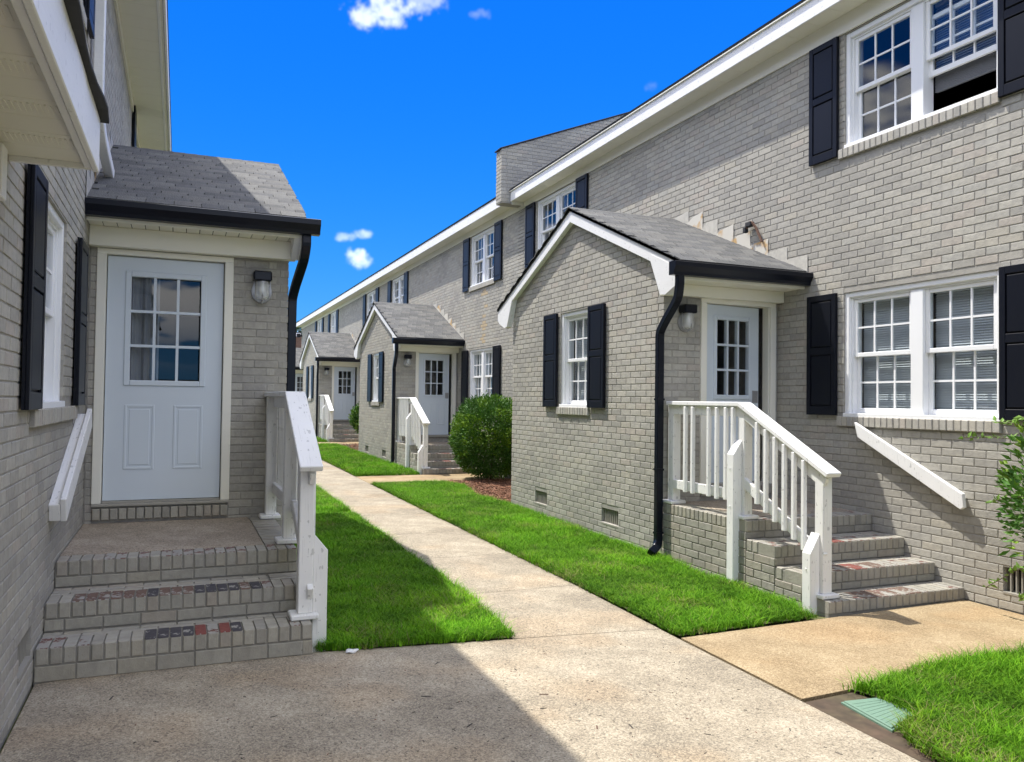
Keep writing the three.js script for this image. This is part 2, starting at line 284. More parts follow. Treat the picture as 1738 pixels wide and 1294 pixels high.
const merged = (fn) => { const G = []; fn(G); return G; };

// ───────────── windows, shutters, doors ─────────────
function shutter(parent, F, u0, u1, v0, v1, fine = true) {
  const g = sub('shutter', parent), s = 0.052, mid = v0 + (v1 - v0) * 0.53, G = [fb(F, u0, u1, v0, v1, 0.012, 0.026)];
  for (const [a, b] of [[u0, u0 + s], [u1 - s, u1]]) G.push(fb(F, a, b, v0, v1, 0.0265, 0.045, 0.003));
  for (const [a, b] of [[v0, v0 + 0.085], [mid - 0.035, mid + 0.035], [v1 - 0.06, v1]]) G.push(fb(F, u0 + s, u1 - s, a, b, 0.0265, 0.0445, 0.003));
  mesh('frame', G, navy, g);
  for (const [a, b] of [[v0 + 0.097, mid - 0.047], [mid + 0.047, v1 - 0.072]]) mesh('panel', [fb(F, u0 + s + 0.012, u1 - s - 0.012, a, b, 0.0268, 0.043, fine ? 0.011 : 0)], navy, g);
}
function hungWindow(parent, F, u0, u1, v0, v1, o = {}) {      // one or two double-hung units in a white frame; panes divided 3 x 2 per sash
  const g = sub('window', parent), units = o.units || 1, cols = o.cols || 3, fr = 0.05, mul = 0.13, n0 = -0.02, n1 = -0.16, fine = o.fine !== false, ch = fine ? 0.004 : 0;
  mesh('frame', merged((G) => {
    G.push(fb(F, u0, u0 + fr, v0, v1, n1, n0, ch), fb(F, u1 - fr, u1, v0, v1, n1, n0, ch), fb(F, u0 + fr, u1 - fr, v1 - fr, v1, n1, n0 - 0.002, ch));
    G.push(fb(F, u0 + 0.003, u1 - 0.003, v0 - 0.012, v0 + 0.03, n1, 0.012, ch));
    G.push(fb(F, u0 + fr, u0 + fr + 0.022, v0 + 0.03, v1 - fr, n1, n0 - 0.03), fb(F, u1 - fr - 0.022, u1 - fr, v0 + 0.03, v1 - fr, n1, n0 - 0.03), fb(F, u0 + fr + 0.022, u1 - fr - 0.022, v1 - fr - 0.02, v1 - fr, n1, n0 - 0.03));
    if (units === 2) G.push(fb(F, (u0 + u1 - mul) / 2, (u0 + u1 + mul) / 2, v0 + 0.03, v1 - fr - 0.02, n1, n0 - 0.012, ch));
  }), vinyl, g);
  const ins = fr + 0.022, spans = units === 2 ? [[u0 + ins, (u0 + u1 - mul) / 2], [(u0 + u1 + mul) / 2, u1 - ins]] : [[u0 + ins, u1 - ins]];
  const b0 = v0 + 0.03, t0 = v1 - fr - 0.02, mid = (b0 + t0) / 2 + 0.01;
  spans.forEach(([a, b], ui) => {
    const lift = o.open === ui ? 0.36 : 0;
    for (const [lo, hi, dz, low] of [[mid - 0.02, t0, -0.062, 0], [b0 + lift, mid + 0.02 + lift, -0.098, 1]]) {
      const st = 0.04, rl = low ? 0.05 : 0.036, c0 = a + st, c1 = b - st, r0 = lo + (low ? rl : 0.04), r1 = hi - (low ? 0.04 : rl);
      mesh('sash', [fb(F, a, c0, lo, hi, dz - 0.03, dz, ch), fb(F, c1, b, lo, hi, dz - 0.03, dz, ch), fb(F, c0, c1, lo, r0, dz - 0.03, dz - 0.001, ch), fb(F, c0, c1, r1, hi, dz - 0.03, dz - 0.001, ch)], vinyl, g);
      const mw = 0.017, G = [];
      for (let k = 1; k < cols; k++) { const x = c0 + (c1 - c0) * k / cols; G.push(fb(F, x - mw / 2, x + mw / 2, r0, r1, dz - 0.022, dz - 0.008)); }
      const y = (r0 + r1) / 2; for (let k = 0; k < cols; k++) G.push(fb(F, c0 + (c1 - c0) * k / cols + (k ? mw / 2 : 0), c0 + (c1 - c0) * (k + 1) / cols - (k < cols - 1 ? mw / 2 : 0), y - mw / 2, y + mw / 2, dz - 0.021, dz - 0.009));
      mesh('muntin', G, vinyl, g);
      const pane = (x0, x1, y0, y1) => { const p = new THREE.PlaneGeometry(x1 - x0, y1 - y0).translate((x0 + x1) / 2, (y0 + y1) / 2, dz - 0.0155).applyMatrix4(F.m); mesh('pane', p, glass, g); };
      if (fine) for (let k = 0; k < cols; k++) for (const [y0, y1] of [[r0, y - mw / 2], [y + mw / 2, r1]]) pane(c0 + (c1 - c0) * k / cols + (k ? mw / 2 : 0), c0 + (c1 - c0) * (k + 1) / cols - (k < cols - 1 ? mw / 2 : 0), y0, y1);
      else pane(c0, c1, r0, r1);
    }
    if (o.blind && (o.blind !== 'gathered' || ui === o.open)) {
      const from = o.blind === 'gathered' ? b0 + 0.36 + 0.02 : b0 + 0.01, G = [fb(F, a + 0.01, b - 0.01, t0 - 0.035, t0, -0.2, -0.165)], st = fine ? 0.0215 : 0.04;
      for (let y = t0 - 0.05; y > from; y -= st) G.push(new THREE.BoxGeometry(b - a - 0.02, 0.0015, 0.025).rotateX(1.02).translate((a + b) / 2, y, -0.18).applyMatrix4(F.m));
      if (o.blind === 'gathered') for (let k = 0; k < 11; k++) G.push(fb(F, a + 0.01, b - 0.01, from - 0.012 - k * 0.013, from - 0.006 - k * 0.013, -0.2, -0.165));
      mesh('blind', G, o.blind === 'gathered' ? blindShaded : blindMat, g);
    }
    if (o.curtain) curtain(g, F, a, b, b0, t0, -0.2);
  });
  return g;
}
function curtain(g, F, a, b, v0, v1, n) {
  const G = new THREE.PlaneGeometry(b - a, v1 - v0, 48, 1), p = G.attributes.position;
  for (let i = 0; i < p.count; i++) p.setZ(i, 0.018 * Math.sin(p.getX(i) * 55) + 0.01 * Math.sin(p.getX(i) * 131 + 1));
  G.computeVertexNormals(); mesh('curtain', G.translate((a + b) / 2, (v0 + v1) / 2, n).applyMatrix4(F.m), curtainMat, g);
}
function sillBricks(parent, F, u0, u1, v1, fine) {
  const g = sub('window_sill', parent);
  if (fine) rowlocks(g, F, u0, u1, v1 - 0.094, 'brick', 0.03, null, -0.0);
  else mesh('brickwork', merged((G) => { for (let u = u0; u < u1 - 0.03; u += CH) G.push(fb(F, u, u + BHT, v1 - 0.092, v1, -0.05, 0.03)); }), brickMats[0], g);
  mesh('mortar_bed', [fb(F, u0 + 0.004, u1 - 0.004, v1 - 0.088, v1 - 0.006, -0.06, 0.023)], mortar, g);
}
function vent(parent, F, u0, u1, v0, v1) {
  const g = sub('foundation_vent', parent);
  mesh('slat', merged((G) => { const N = 9; for (let i = 0; i <= N; i++) { const u = mix(u0, u1, i / N); G.push(fb(F, u - 0.005, u + 0.005, v0, v1, -0.05, -0.025)); } G.push(fb(F, u0, u1, v0 - 0.012, v0 + 0.004, -0.06, 0.004)); }), galv, g);
  mesh('duct', [fb(F, u0 - 0.01, u1 + 0.01, v0 - 0.01, v1 + 0.01, -0.14, -0.12)], roofEdge, g);
}
function door(parent, F, u0, u1, v0, v1, o = {}) {            // white door with nine panes over two raised panels; hinge at u0
  const fr = sub('door_frame', parent), fine = o.fine !== false, ch = fine ? 0.004 : 0, c = o.casing || 0.07;
  mesh('jamb', [fb(F, u0 - c, u0 - 0.004, v0 - 0.02, v1 + 0.004, -0.12, 0.018, ch), fb(F, u1 + 0.004, u1 + c, v0 - 0.02, v1 + 0.004, -0.12, 0.018, ch), fb(F, u0 - c, u1 + c, v1 + 0.004, v1 + 0.05, -0.12, 0.016, ch), fb(F, u0 + 0.0, u0 + 0.012, v0, v1, -0.12, -0.09), fb(F, u1 - 0.012, u1, v0, v1, o.ajar ? -0.018 : -0.12, o.ajar ? 0.0 : -0.09)], o.frameMat || cream, fr);
  mesh('threshold', [fb(F, u0 - c, u1 + c, v0 - 0.045, v0 - 0.0215, -0.12, 0.03, ch), fb(F, u0, u1, v0 - 0.02, v0 - 0.005, -0.12, 0.005)], galv, fr);
  const D = sub('door', parent), sw = new THREE.Matrix4();
  if (o.ajar) sw.makeTranslation(u0, 0, -0.035).multiply(new THREE.Matrix4().makeRotationY(o.ajar)).multiply(new THREE.Matrix4().makeTranslation(-u0, 0, 0.035));
  const FD = { m: F.m.clone().multiply(sw) }, W = u1 - u0, H = v1 - v0, n0 = -0.075, n1 = -0.035;
  const ue = u1 - (o.ajar ? 0.05 : 0.003), l0 = u0 + W * 0.165, l1 = (o.ajar ? u1 - 0.03 : u1) - W * 0.165, t0 = v0 + H * 0.475, t1 = v1 - H * 0.065;
  mesh('leaf', [fb(FD, u0 + 0.003, l0, v0, v1 - 0.003, n0, n1), fb(FD, l1, ue, v0, v1 - 0.003, n0, n1), fb(FD, l0, l1, v0, t0, n0, n1), fb(FD, l0, l1, t1, v1 - 0.003, n0, n1)], doorWhite, D);
  const q = 0.034;
  mesh('lite_frame', [fb(FD, l0 - 0.012, l0 + q, t0 - 0.012, t1 + 0.012, n0 - 0.008, n1 + 0.012, 0.005), fb(FD, l1 - q, l1 + 0.012, t0 - 0.012, t1 + 0.012, n0 - 0.008, n1 + 0.012, 0.005), fb(FD, l0 + q, l1 - q, t0 - 0.012, t0 + q, n0 - 0.008, n1 + 0.011, 0.005), fb(FD, l0 + q, l1 - q, t1 - q, t1 + 0.012, n0 - 0.008, n1 + 0.011, 0.005)], doorWhite, D);
  const a0 = l0 + q, a1 = l1 - q, b0 = t0 + q, b1 = t1 - q, mw = 0.022, G = [], X = (k) => a0 + (a1 - a0) * k / 3, Y = (k) => b0 + (b1 - b0) * k / 3;
  for (let k = 1; k < 3; k++) { G.push(fb(FD, X(k) - mw / 2, X(k) + mw / 2, b0, b1, n0, n1 + 0.004)); for (let j = 0; j < 3; j++) G.push(fb(FD, X(j) + (j ? mw / 2 : 0), X(j + 1) - (j < 2 ? mw / 2 : 0), Y(k) - mw / 2, Y(k) + mw / 2, n0, n1 + 0.003)); }
  mesh('muntin', G, doorWhite, D);
  for (let i = 0; i < 3; i++) for (let j = 0; j < 3; j++) mesh('pane', new THREE.PlaneGeometry(X(i + 1) - X(i) - mw, Y(j + 1) - Y(j) - mw).translate((X(i) + X(i + 1)) / 2, (Y(j) + Y(j + 1)) / 2, n1 - 0.012).applyMatrix4(FD.m), glass, D);
  for (const [a, b] of [[0.165, 0.42], [0.58, 0.835]]) {
    const x0 = u0 + W * a, x1 = u0 + W * b, y0 = v0 + H * 0.125, y1 = v0 + H * 0.39, w = 0.02;
    mesh('panel', [fb(FD, x0, x0 + w, y0, y1, n1 - 0.002, n1 + 0.006, 0.003), fb(FD, x1 - w, x1, y0, y1, n1 - 0.002, n1 + 0.006, 0.003), fb(FD, x0 + w, x1 - w, y0, y0 + w, n1 - 0.002, n1 + 0.0055, 0.003), fb(FD, x0 + w, x1 - w, y1 - w, y1, n1 - 0.002, n1 + 0.0055, 0.003), fb(FD, x0 + w + 0.018, x1 - w - 0.018, y0 + w + 0.018, y1 - w - 0.018, n1 - 0.003, n1 + 0.005, 0.004)], doorWhite, D);
  }
  if (o.plate) mesh('latch_plate', [fb(FD, ue - 0.09, ue - 0.01, v0 + H * 0.45, v0 + H * 0.52, n1 - 0.001, n1 + 0.004, 0.001)], greyMetal, D);
  if (o.curtain) curtain(D, FD, a0 - 0.02, mix(a0, a1, o.curtain), b0 - 0.03, b1 + 0.03, n0 - 0.035);
}
function lamp(x, y, z, label) {                               // jelly-jar wall lantern on a wall that looks to +z
  const t = thing('wall_lamp', label, 'wall lamp', V(x, y, z), 'jar wall lamps beside the entry doors');
  const plate = new THREE.CylinderGeometry(0.092, 0.096, 0.014, 28).rotateX(Math.PI / 2).scale(0.92, 1.05, 1).translate(x, y - 0.035, z + 0.008);
  mesh('back_plate', [plate], greyMetal, t);
  mesh('cap', [bx(x - 0.077, x + 0.077, y + 0.05, y + 0.138, z + 0.0, z + 0.125, 0.012), new THREE.CylinderGeometry(0.05, 0.05, 0.02, 20).translate(x, y + 0.048, z + 0.06)], blackMetal, t);
  const prof = [[0.05, 0.055], [0.058, 0.045], [0.06, -0.07], [0.055, -0.094], [0.04, -0.106], [0.004, -0.109]].map((p) => new THREE.Vector2(...p));
  mesh('glass_jar', [new THREE.LatheGeometry(prof, 24).translate(x, y, z + 0.06)], jarGlass, t);
  mesh('bulb', [new THREE.SphereGeometry(0.026, 16, 10).scale(1, 1.3, 1).translate(x, y - 0.02, z + 0.06), new THREE.CylinderGeometry(0.014, 0.014, 0.05, 12).translate(x, y + 0.03, z + 0.06)], vinyl, t);
  const ring = (rot) => new THREE.TorusGeometry(0.07, 0.004, 6, 20, Math.PI).rotateZ(Math.PI).rotateY(rot).translate(x, y - 0.055, z + 0.06);
  mesh('cage', [ring(0), ring(Math.PI / 2), new THREE.CylinderGeometry(0.009, 0.006, 0.03, 10).translate(x, y - 0.128, z + 0.06), bx(x - 0.072, x - 0.066, y - 0.055, y + 0.055, z + 0.057, z + 0.063), bx(x + 0.066, x + 0.072, y - 0.055, y + 0.055, z + 0.057, z + 0.063)], greyMetal, t);
  return t;
}

// ───────────── ground, paths ─────────────
{
  const g = new THREE.PlaneGeometry(300, 300, 60, 120).rotateX(-Math.PI / 2).translate(0, 0, -90), p = g.attributes.position;
  for (let i = 0; i < p.count; i++) p.setY(i, gy(Math.max(p.getZ(i), -60)) - 0.028);
  g.computeVertexNormals(); tag(mesh('ground', [g], soil), 'bare earth and turf beneath the lawns and paths', 'ground').userData.kind = 'structure';
}
function slab(parent, q, mat, top = 0, thick = 0.1, name = 'paving_slab') {   // q: four corners [x, z], anticlockwise from above; a grid with worn tints, and its sides
  const nx = Math.max(2, Math.round(Math.hypot(q[1][0] - q[0][0], q[1][1] - q[0][1]) / 0.09)), nz = Math.max(2, Math.round(Math.hypot(q[3][0] - q[0][0], q[3][1] - q[0][1]) / 0.09));
  const pos = [], col = [], uv = [], idx = [];
  const at = (s, t) => [mix(mix(q[0][0], q[1][0], s), mix(q[3][0], q[2][0], s), t), mix(mix(q[0][1], q[1][1], s), mix(q[3][1], q[2][1], s), t)];
  const put = (x, y, z, u, v) => { const a = fbm(x / 6 + 9, z / 6 + 40, 8, 4, 301), b = fbm(x / 6 + 9, z / 6 + 40, 22, 3, 311), w = fbm(x / 6 + 2, z / 6 + 40, 14, 3, 331), k = 0.83 + 0.20 * a + 0.13 * b, e = sst(0.5, 0.72, w); pos.push(x, y, z); col.push(k * (1 + 0.05 * e), k * (1 - 0.015 * e), k * (1 - 0.08 * e)); uv.push(u, v); return pos.length / 3 - 1; };
  const r = 0.008;
  for (let j = 0; j <= nz; j++) for (let i = 0; i <= nx; i++) { const [x, z] = at(i / nx, j / nz), edge = i === 0 || j === 0 || i === nx || j === nz; put(x, gy(z) + top - (edge ? r : 0), z, x, z); }
  const W = nx + 1;
  for (let j = 0; j < nz; j++) for (let i = 0; i < nx; i++) { const a = j * W + i; idx.push(a, a + 1, a + W, a + 1, a + W + 1, a + W); }
  const g = new THREE.BufferGeometry(); g.setAttribute('position', new THREE.Float32BufferAttribute(pos, 3)); g.setAttribute('color', new THREE.Float32BufferAttribute(col, 3)); g.setAttribute('uv', new THREE.Float32BufferAttribute(uv, 2)); g.setIndex(idx); g.computeVertexNormals();
  if (g.attributes.normal.getY(Math.floor(pos.length / 6)) < 0) { for (let i = 0; i < idx.length; i += 3) [idx[i], idx[i + 1]] = [idx[i + 1], idx[i]]; g.setIndex(idx); g.computeVertexNormals(); }
  const sp = [], sc = [], su = [];
  for (let e = 0; e < 4; e++) { const a = q[e], b = q[(e + 1) % 4], L = Math.hypot(b[0] - a[0], b[1] - a[1]); const P = [[a, 0, 0], [b, 0, L], [b, 1, L], [a, 0, 0], [b, 1, L], [a, 1, 0]]; for (const [c, d, l] of P) { sp.push(c[0], gy(c[1]) + top - r - d * thick, c[1]); sc.push(0.7, 0.68, 0.64); su.push(l, d * thick); } }
  const side = new THREE.BufferGeometry(); side.setAttribute('position', new THREE.Float32BufferAttribute(sp, 3)); side.setAttribute('color', new THREE.Float32BufferAttribute(sc, 3)); side.setAttribute('uv', new THREE.Float32BufferAttribute(su, 2)); side.computeVertexNormals();
  mesh(name, mergeGeometries([g.toNonIndexed(), side]), mat, parent);
}
const path = new THREE.Group(); path.name = 'footpath'; path.userData = { kind: 'structure', label: 'long speckled concrete footpath running between the two brick blocks', category: 'path' }; scene.add(path);
const edgeR = (z) => (z > -4.7 ? 3.06 : 3.08), edgeL = 2.165;
slab(path, [[-0.69, 5], [2.88, 5], [3.125, -4.80], [-0.69, -5.28]], concrete);
{
  let z = -4.79; const cuts = [-6.15, -7.6, -9.0, -10.45, -11.9, -13.35, -14.8, -16.3, -17.8, -19.3, -20.8, -22.3, -24, -26, -28, -30, -33, -36, -40];
  for (const c of cuts) { slab(path, [[z === -4.79 ? 2.075 : edgeL, z - (z === -4.79 ? 0.152 : 0.006)], [z === -4.79 ? 3.127 : 3.155, z - (z === -4.79 ? 0.016 : 0.006)], [3.155, c], [edgeL, c]], concrete); z = c; }
}
const spur = new THREE.Group(); spur.name = 'footpath_001'; spur.userData = { kind: 'structure', label: 'tan concrete apron from the footpath to the nearest right-hand steps', category: 'path' }; scene.add(spur);
slab(spur, [[3.105, -3.4], [5.93, -3.55], [5.93, -4.66], [3.135, -4.56]], concreteY, 0.006);
for (const [n, z0] of [[2, -15.45], [3, -26.2], [4, -36.95]]) { const s = new THREE.Group(); s.name = numbered('footpath_branch'); s.userData = { kind: 'structure', label: 'tan concrete path branching to the ' + ['', '', 'second', 'third', 'fourth'][n] + ' porch steps on the right', category: 'path' }; scene.add(s); slab(s, [[3.165, z0 + 1.3], [5.9, z0 + 1.3], [5.9, z0 - 0.05], [3.165, z0]], concreteY, -0.002); }

// ───────────── blocks of flats ─────────────
const XR = 5.943, XL = -0.701, XG = 4.5;
const fR = frameOf(V(XR, 0, 0), V(0, 0, 1), V(-1, 0, 0)), fL = frameOf(V(XL, 0, 0), V(0, 0, -1), V(1, 0, 0));
const full = (a, b) => () => [a, b];
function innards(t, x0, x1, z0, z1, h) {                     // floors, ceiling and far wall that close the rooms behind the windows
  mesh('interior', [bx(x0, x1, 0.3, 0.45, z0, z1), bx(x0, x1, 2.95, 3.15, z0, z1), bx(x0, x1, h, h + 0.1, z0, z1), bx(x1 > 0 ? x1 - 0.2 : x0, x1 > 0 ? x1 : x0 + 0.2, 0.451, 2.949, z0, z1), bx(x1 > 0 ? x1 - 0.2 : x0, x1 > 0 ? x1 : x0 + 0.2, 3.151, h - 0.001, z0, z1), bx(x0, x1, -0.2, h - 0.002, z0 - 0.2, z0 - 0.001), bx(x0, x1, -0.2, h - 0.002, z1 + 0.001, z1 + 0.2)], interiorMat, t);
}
const near = thing('brick_apartment_block', 'nearer right-hand two-storey grey painted brick block with an open upstairs window', 'apartment block', V(XR, 0, -6), 'two-storey brick blocks');
{
  const U1 = [-5.96, -4.345, 4.065, 5.19], G1 = [-5.965, -4.345, 1.46, 2.655], U2 = [-13.27, -11.68, 4.065, 5.19], VT = [-4.335, -3.93, 0.135, 0.33];
  mesh('wall', [poly(fR, [[-13.86, -0.2], [8, -0.2], [8, 5.4], [-13.86, 5.4]], -0.25, -0.005, [U1, G1, U2, VT])], mortar, near);
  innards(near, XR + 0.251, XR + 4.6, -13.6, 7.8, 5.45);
  const L = [], skip = [-10.72, -7.02, -1, 2.85];
  lay(L, fR, -0.02, 5.2, full(-13.86, 2), [U1, G1, U2, VT, skip, [-6.02, -4.34, 3.97, 4.07], [-6.03, -4.335, 1.365, 1.47], [-13.33, -11.64, 3.97, 4.07]]);
  setBricks(near, L, 300);
  hungWindow(near, fR, ...U1, { units: 2, open: 1, blind: 'gathered' });
  hungWindow(near, fR, ...G1, { units: 2, blind: 'full' });
  hungWindow(near, fR, ...U2, { units: 2, fine: true });
  for (const [a, b, c, d] of [[-6.395, -6.02, 4.0, 5.192], [-4.34, -3.965, 4.0, 5.192], [-6.415, -6.03, 1.465, 2.66], [-4.335, -3.95, 1.465, 2.66], [-13.71, -13.32, 4.0, 5.192], [-11.655, -11.265, 4.0, 5.192]]) shutter(near, fR, a, b, c, d);
  sillBricks(near, fR, -6.02, -4.34, 4.062, true); sillBricks(near, fR, -6.03, -4.335, 1.458, true); sillBricks(near, fR, -13.33, -11.64, 4.062, true);
  vent(near, fR, ...VT);
  // eaves: frieze, soffit panels, fascia, roof
  const yF = (z) => 5.288 + (z + 14) * 0.0088, xo = 5.655;
  mesh('frieze', [fb(fR, -13.85, 8, 5.2, 5.42, 0.0, 0.022)], cream, near);
  for (let z = -13.84; z < 1; z += 0.305) mesh('soffit_panel', [beam(V(5.8, yF(z) + 0.022, z), V(5.8, yF(z + 0.3) + 0.022, z + 0.301), 0.24, 0.012, V(1, 0, 0), 0.003)], cream, near);
  mesh('soffit', [beam(V(5.8, yF(1) + 0.022, 1.08), V(5.8, yF(8) + 0.022, 8), 0.24, 0.012)], cream, near);
  mesh('fascia', [beam(V(xo + 0.012, yF(-13.85) + 0.095, -13.85), V(xo + 0.012, yF(8) + 0.095, 8), 0.025, 0.19, V(1, 0, 0), 0.004)], white, near);
  mesh('drip_edge', [beam(V(xo - 0.004, yF(-13.85) + 0.186, -13.85), V(xo - 0.004, yF(8) + 0.186, 8), 0.04, 0.012, V(1, 0, 0), 0)], cream, near);
  mesh('eave_return', [bx(xo + 0.026, XR - 0.023, 5.24, 5.44, -13.858, -13.845)], cream, near);
  mesh('roof', [beam(V(7.805, yF(-13.85) + 0.212 + 0.39 * 2.171, -13.85), V(7.805, yF(8) + 0.212 + 0.39 * 2.171, 8), 4.66, 0.03, V(1, 0.39, 0), 0), beam(V(11.9, yF(-13.85) + 0.21 + 0.39 * 2.3, -13.85), V(11.9, yF(8) + 0.21 + 0.39 * 2.3, 8), 4.6, 0.03, V(1, -0.39, 0), 0)], roofEdge, near);
  // firewall above the roof
  const zf = -13.862, fP = frameOf(V(0, 0, zf), V(1, 0, 0), V(0, 0, 1)), xp = 5.47, top = (x) => 6.27 + 0.395 * (x - xp);
  const fw = sub('firewall', near);
  mesh('mortar', [poly(fP, [[xp + 0.008, 5.26], [9.9, 5.26], [9.9, top(9.9)], [xp + 0.008, top(xp)]], -0.265, -0.005)], mortar, fw);
  const P = []; lay(P, fP, 5.28, 8, (v, c) => [Math.max(xp + (c & 1 ? 0.1 : 0), xp + (v - 6.27) / 0.395), v < 6.27 ? 8.2 : 9.9]);
  lay(P, frameOf(V(xp, 0, 0), V(0, 0, 1), V(-1, 0, 0)), 5.28, 6.26, (v, c) => [-14.13, zf - (c & 1 ? 0 : 0.1)]);
  setBricks(fw, P, 0);
  mesh('coping', [beam(V(xp - 0.03, top(xp - 0.03) + 0.012, zf - 0.135), V(9.9, top(9.9) + 0.012, zf - 0.135), 0.31, 0.024, V(0, 0, 1), 0.004)], roofEdge, fw);
  // old cable end on the wall above the porch roof
  mesh('cable_stub', [sweep(curve([V(XR - 0.03, 3.36, -7.12), V(XR - 0.04, 3.52, -7.2), V(XR - 0.06, 3.6, -7.26), V(XR - 0.06, 3.6, -7.3), V(XR - 0.05, 3.54, -7.36)], 16), V(1, 0, 0), 0.022, 0.022)], cableBrown, near);
  mesh('cable_clip', [bx(XR - 0.085, XR - 0.02, 3.555, 3.61, -7.345, -7.25, 0.008), bx(XR - 0.08, XR - 0.03, 3.5, 3.56, -7.39, -7.345, 0.006)], roofEdge, near);
}
const far = thing('brick_apartment_block', 'farther right-hand two-storey brick block beyond the raised firewall', 'apartment block', V(XR, 0, -26), 'two-storey brick blocks');
brickTone.push(lin(0.50, 0.40, 0.26));
{
  const z0 = -43.6, z1 = -14.13, holes = [], wins = [];
  for (const c of [-16.1, -23.27, -26.88, -34.05, -37.66]) wins.push([c - 0.745, c + 0.745, 4.065, 5.19]);
  for (const c of [-16.1, -26.88, -37.66]) wins.push([c - 0.745, c + 0.745, 1.5, 2.67]);
  for (const w of wins) holes.push(w);
  mesh('wall', [poly(fR, [[z0, -0.2], [z1, -0.2], [z1, 5.4], [z0, 5.4]], -0.25, -0.005, holes)], mortar, far);
  innards(far, XR + 0.251, XR + 4.6, z0 + 0.2, z1 - 0.3, 5.45);
  const L = [], lh = [...holes, ...wins.map((w) => [w[0] - 0.04, w[1] + 0.04, w[2] - 0.1, w[2] + 0.01])];
  for (const k of [1, 2, 3]) { const c = -8.87 - 10.78 * k; lh.push([c - 1.85, c + 1.85, -1, 2.8]); }
  lay(L, fR, 0.0, 5.2, full(z0, z1 + 0.26), lh);
  for (const b of L) { const z = b.m.elements[14], y = b.m.elements[13]; if (Math.abs(z + 15.95 + 0.05 * Math.sin(y * 9)) < 0.14 && y > 2.5 && y < 3.95 && R() < 0.4) b.tone = brickTone.length - 1; }
  setBricks(far, L, 0);
  wins.forEach((w, i) => {
    hungWindow(far, fR, ...w, { units: 2, fine: i === 0 || i === 5, blind: i === 5 ? 'full' : undefined });
    shutter(far, fR, w[0] - 0.43, w[0] - 0.04, w[2] - 0.06, w[3] + 0.004, false); shutter(far, fR, w[1] + 0.04, w[1] + 0.43, w[2] - 0.06, w[3] + 0.004, false);
    sillBricks(far, fR, w[0] - 0.03, w[1] + 0.03, w[2], false);
  });
  const xo = 5.645;
  mesh('frieze', [fb(fR, z0, z1 + 0.26, 5.2, 5.42, 0, 0.022)], cream, far);
  mesh('soffit', [bx(xo + 0.026, XR - 0.0225, 5.328, 5.34, z0 - 0.3, z1 + 0.26)], cream, far);
  mesh('fascia', [bx(xo, xo + 0.025, 5.31, 5.515, z0 - 0.3, z1 + 0.26, 0.004)], white, far);
  mesh('rake_board', [beam(V(xo, 5.42, z0 - 0.29), V(9.9, 5.42 + 0.39 * 4.3, z0 - 0.29), 0.025, 0.2, V(0, 0, 1), 0)], white, far);
  mesh('roof', [beam(V(7.775, 5.525 + 0.39 * 2.143, z0 - 0.32), V(7.775, 5.525 + 0.39 * 2.143, z1 + 0.0), 4.6, 0.03, V(1, 0.39, 0), 0)], roofEdge, far);
  mesh('floodlight', [bx(XR - 0.28, XR - 0.1, 4.75, 4.95, z0 + 0.1, z0 + 0.3, 0.02), bx(XR - 0.1, XR, 4.8, 4.88, z0 + 0.15, z0 + 0.25)], roofEdge, far);
}
const left = thing('brick_apartment_block', 'shaded left-hand brick block whose high white eave runs up out of view', 'apartment block', V(XL, 0, -6), 'two-storey brick blocks');
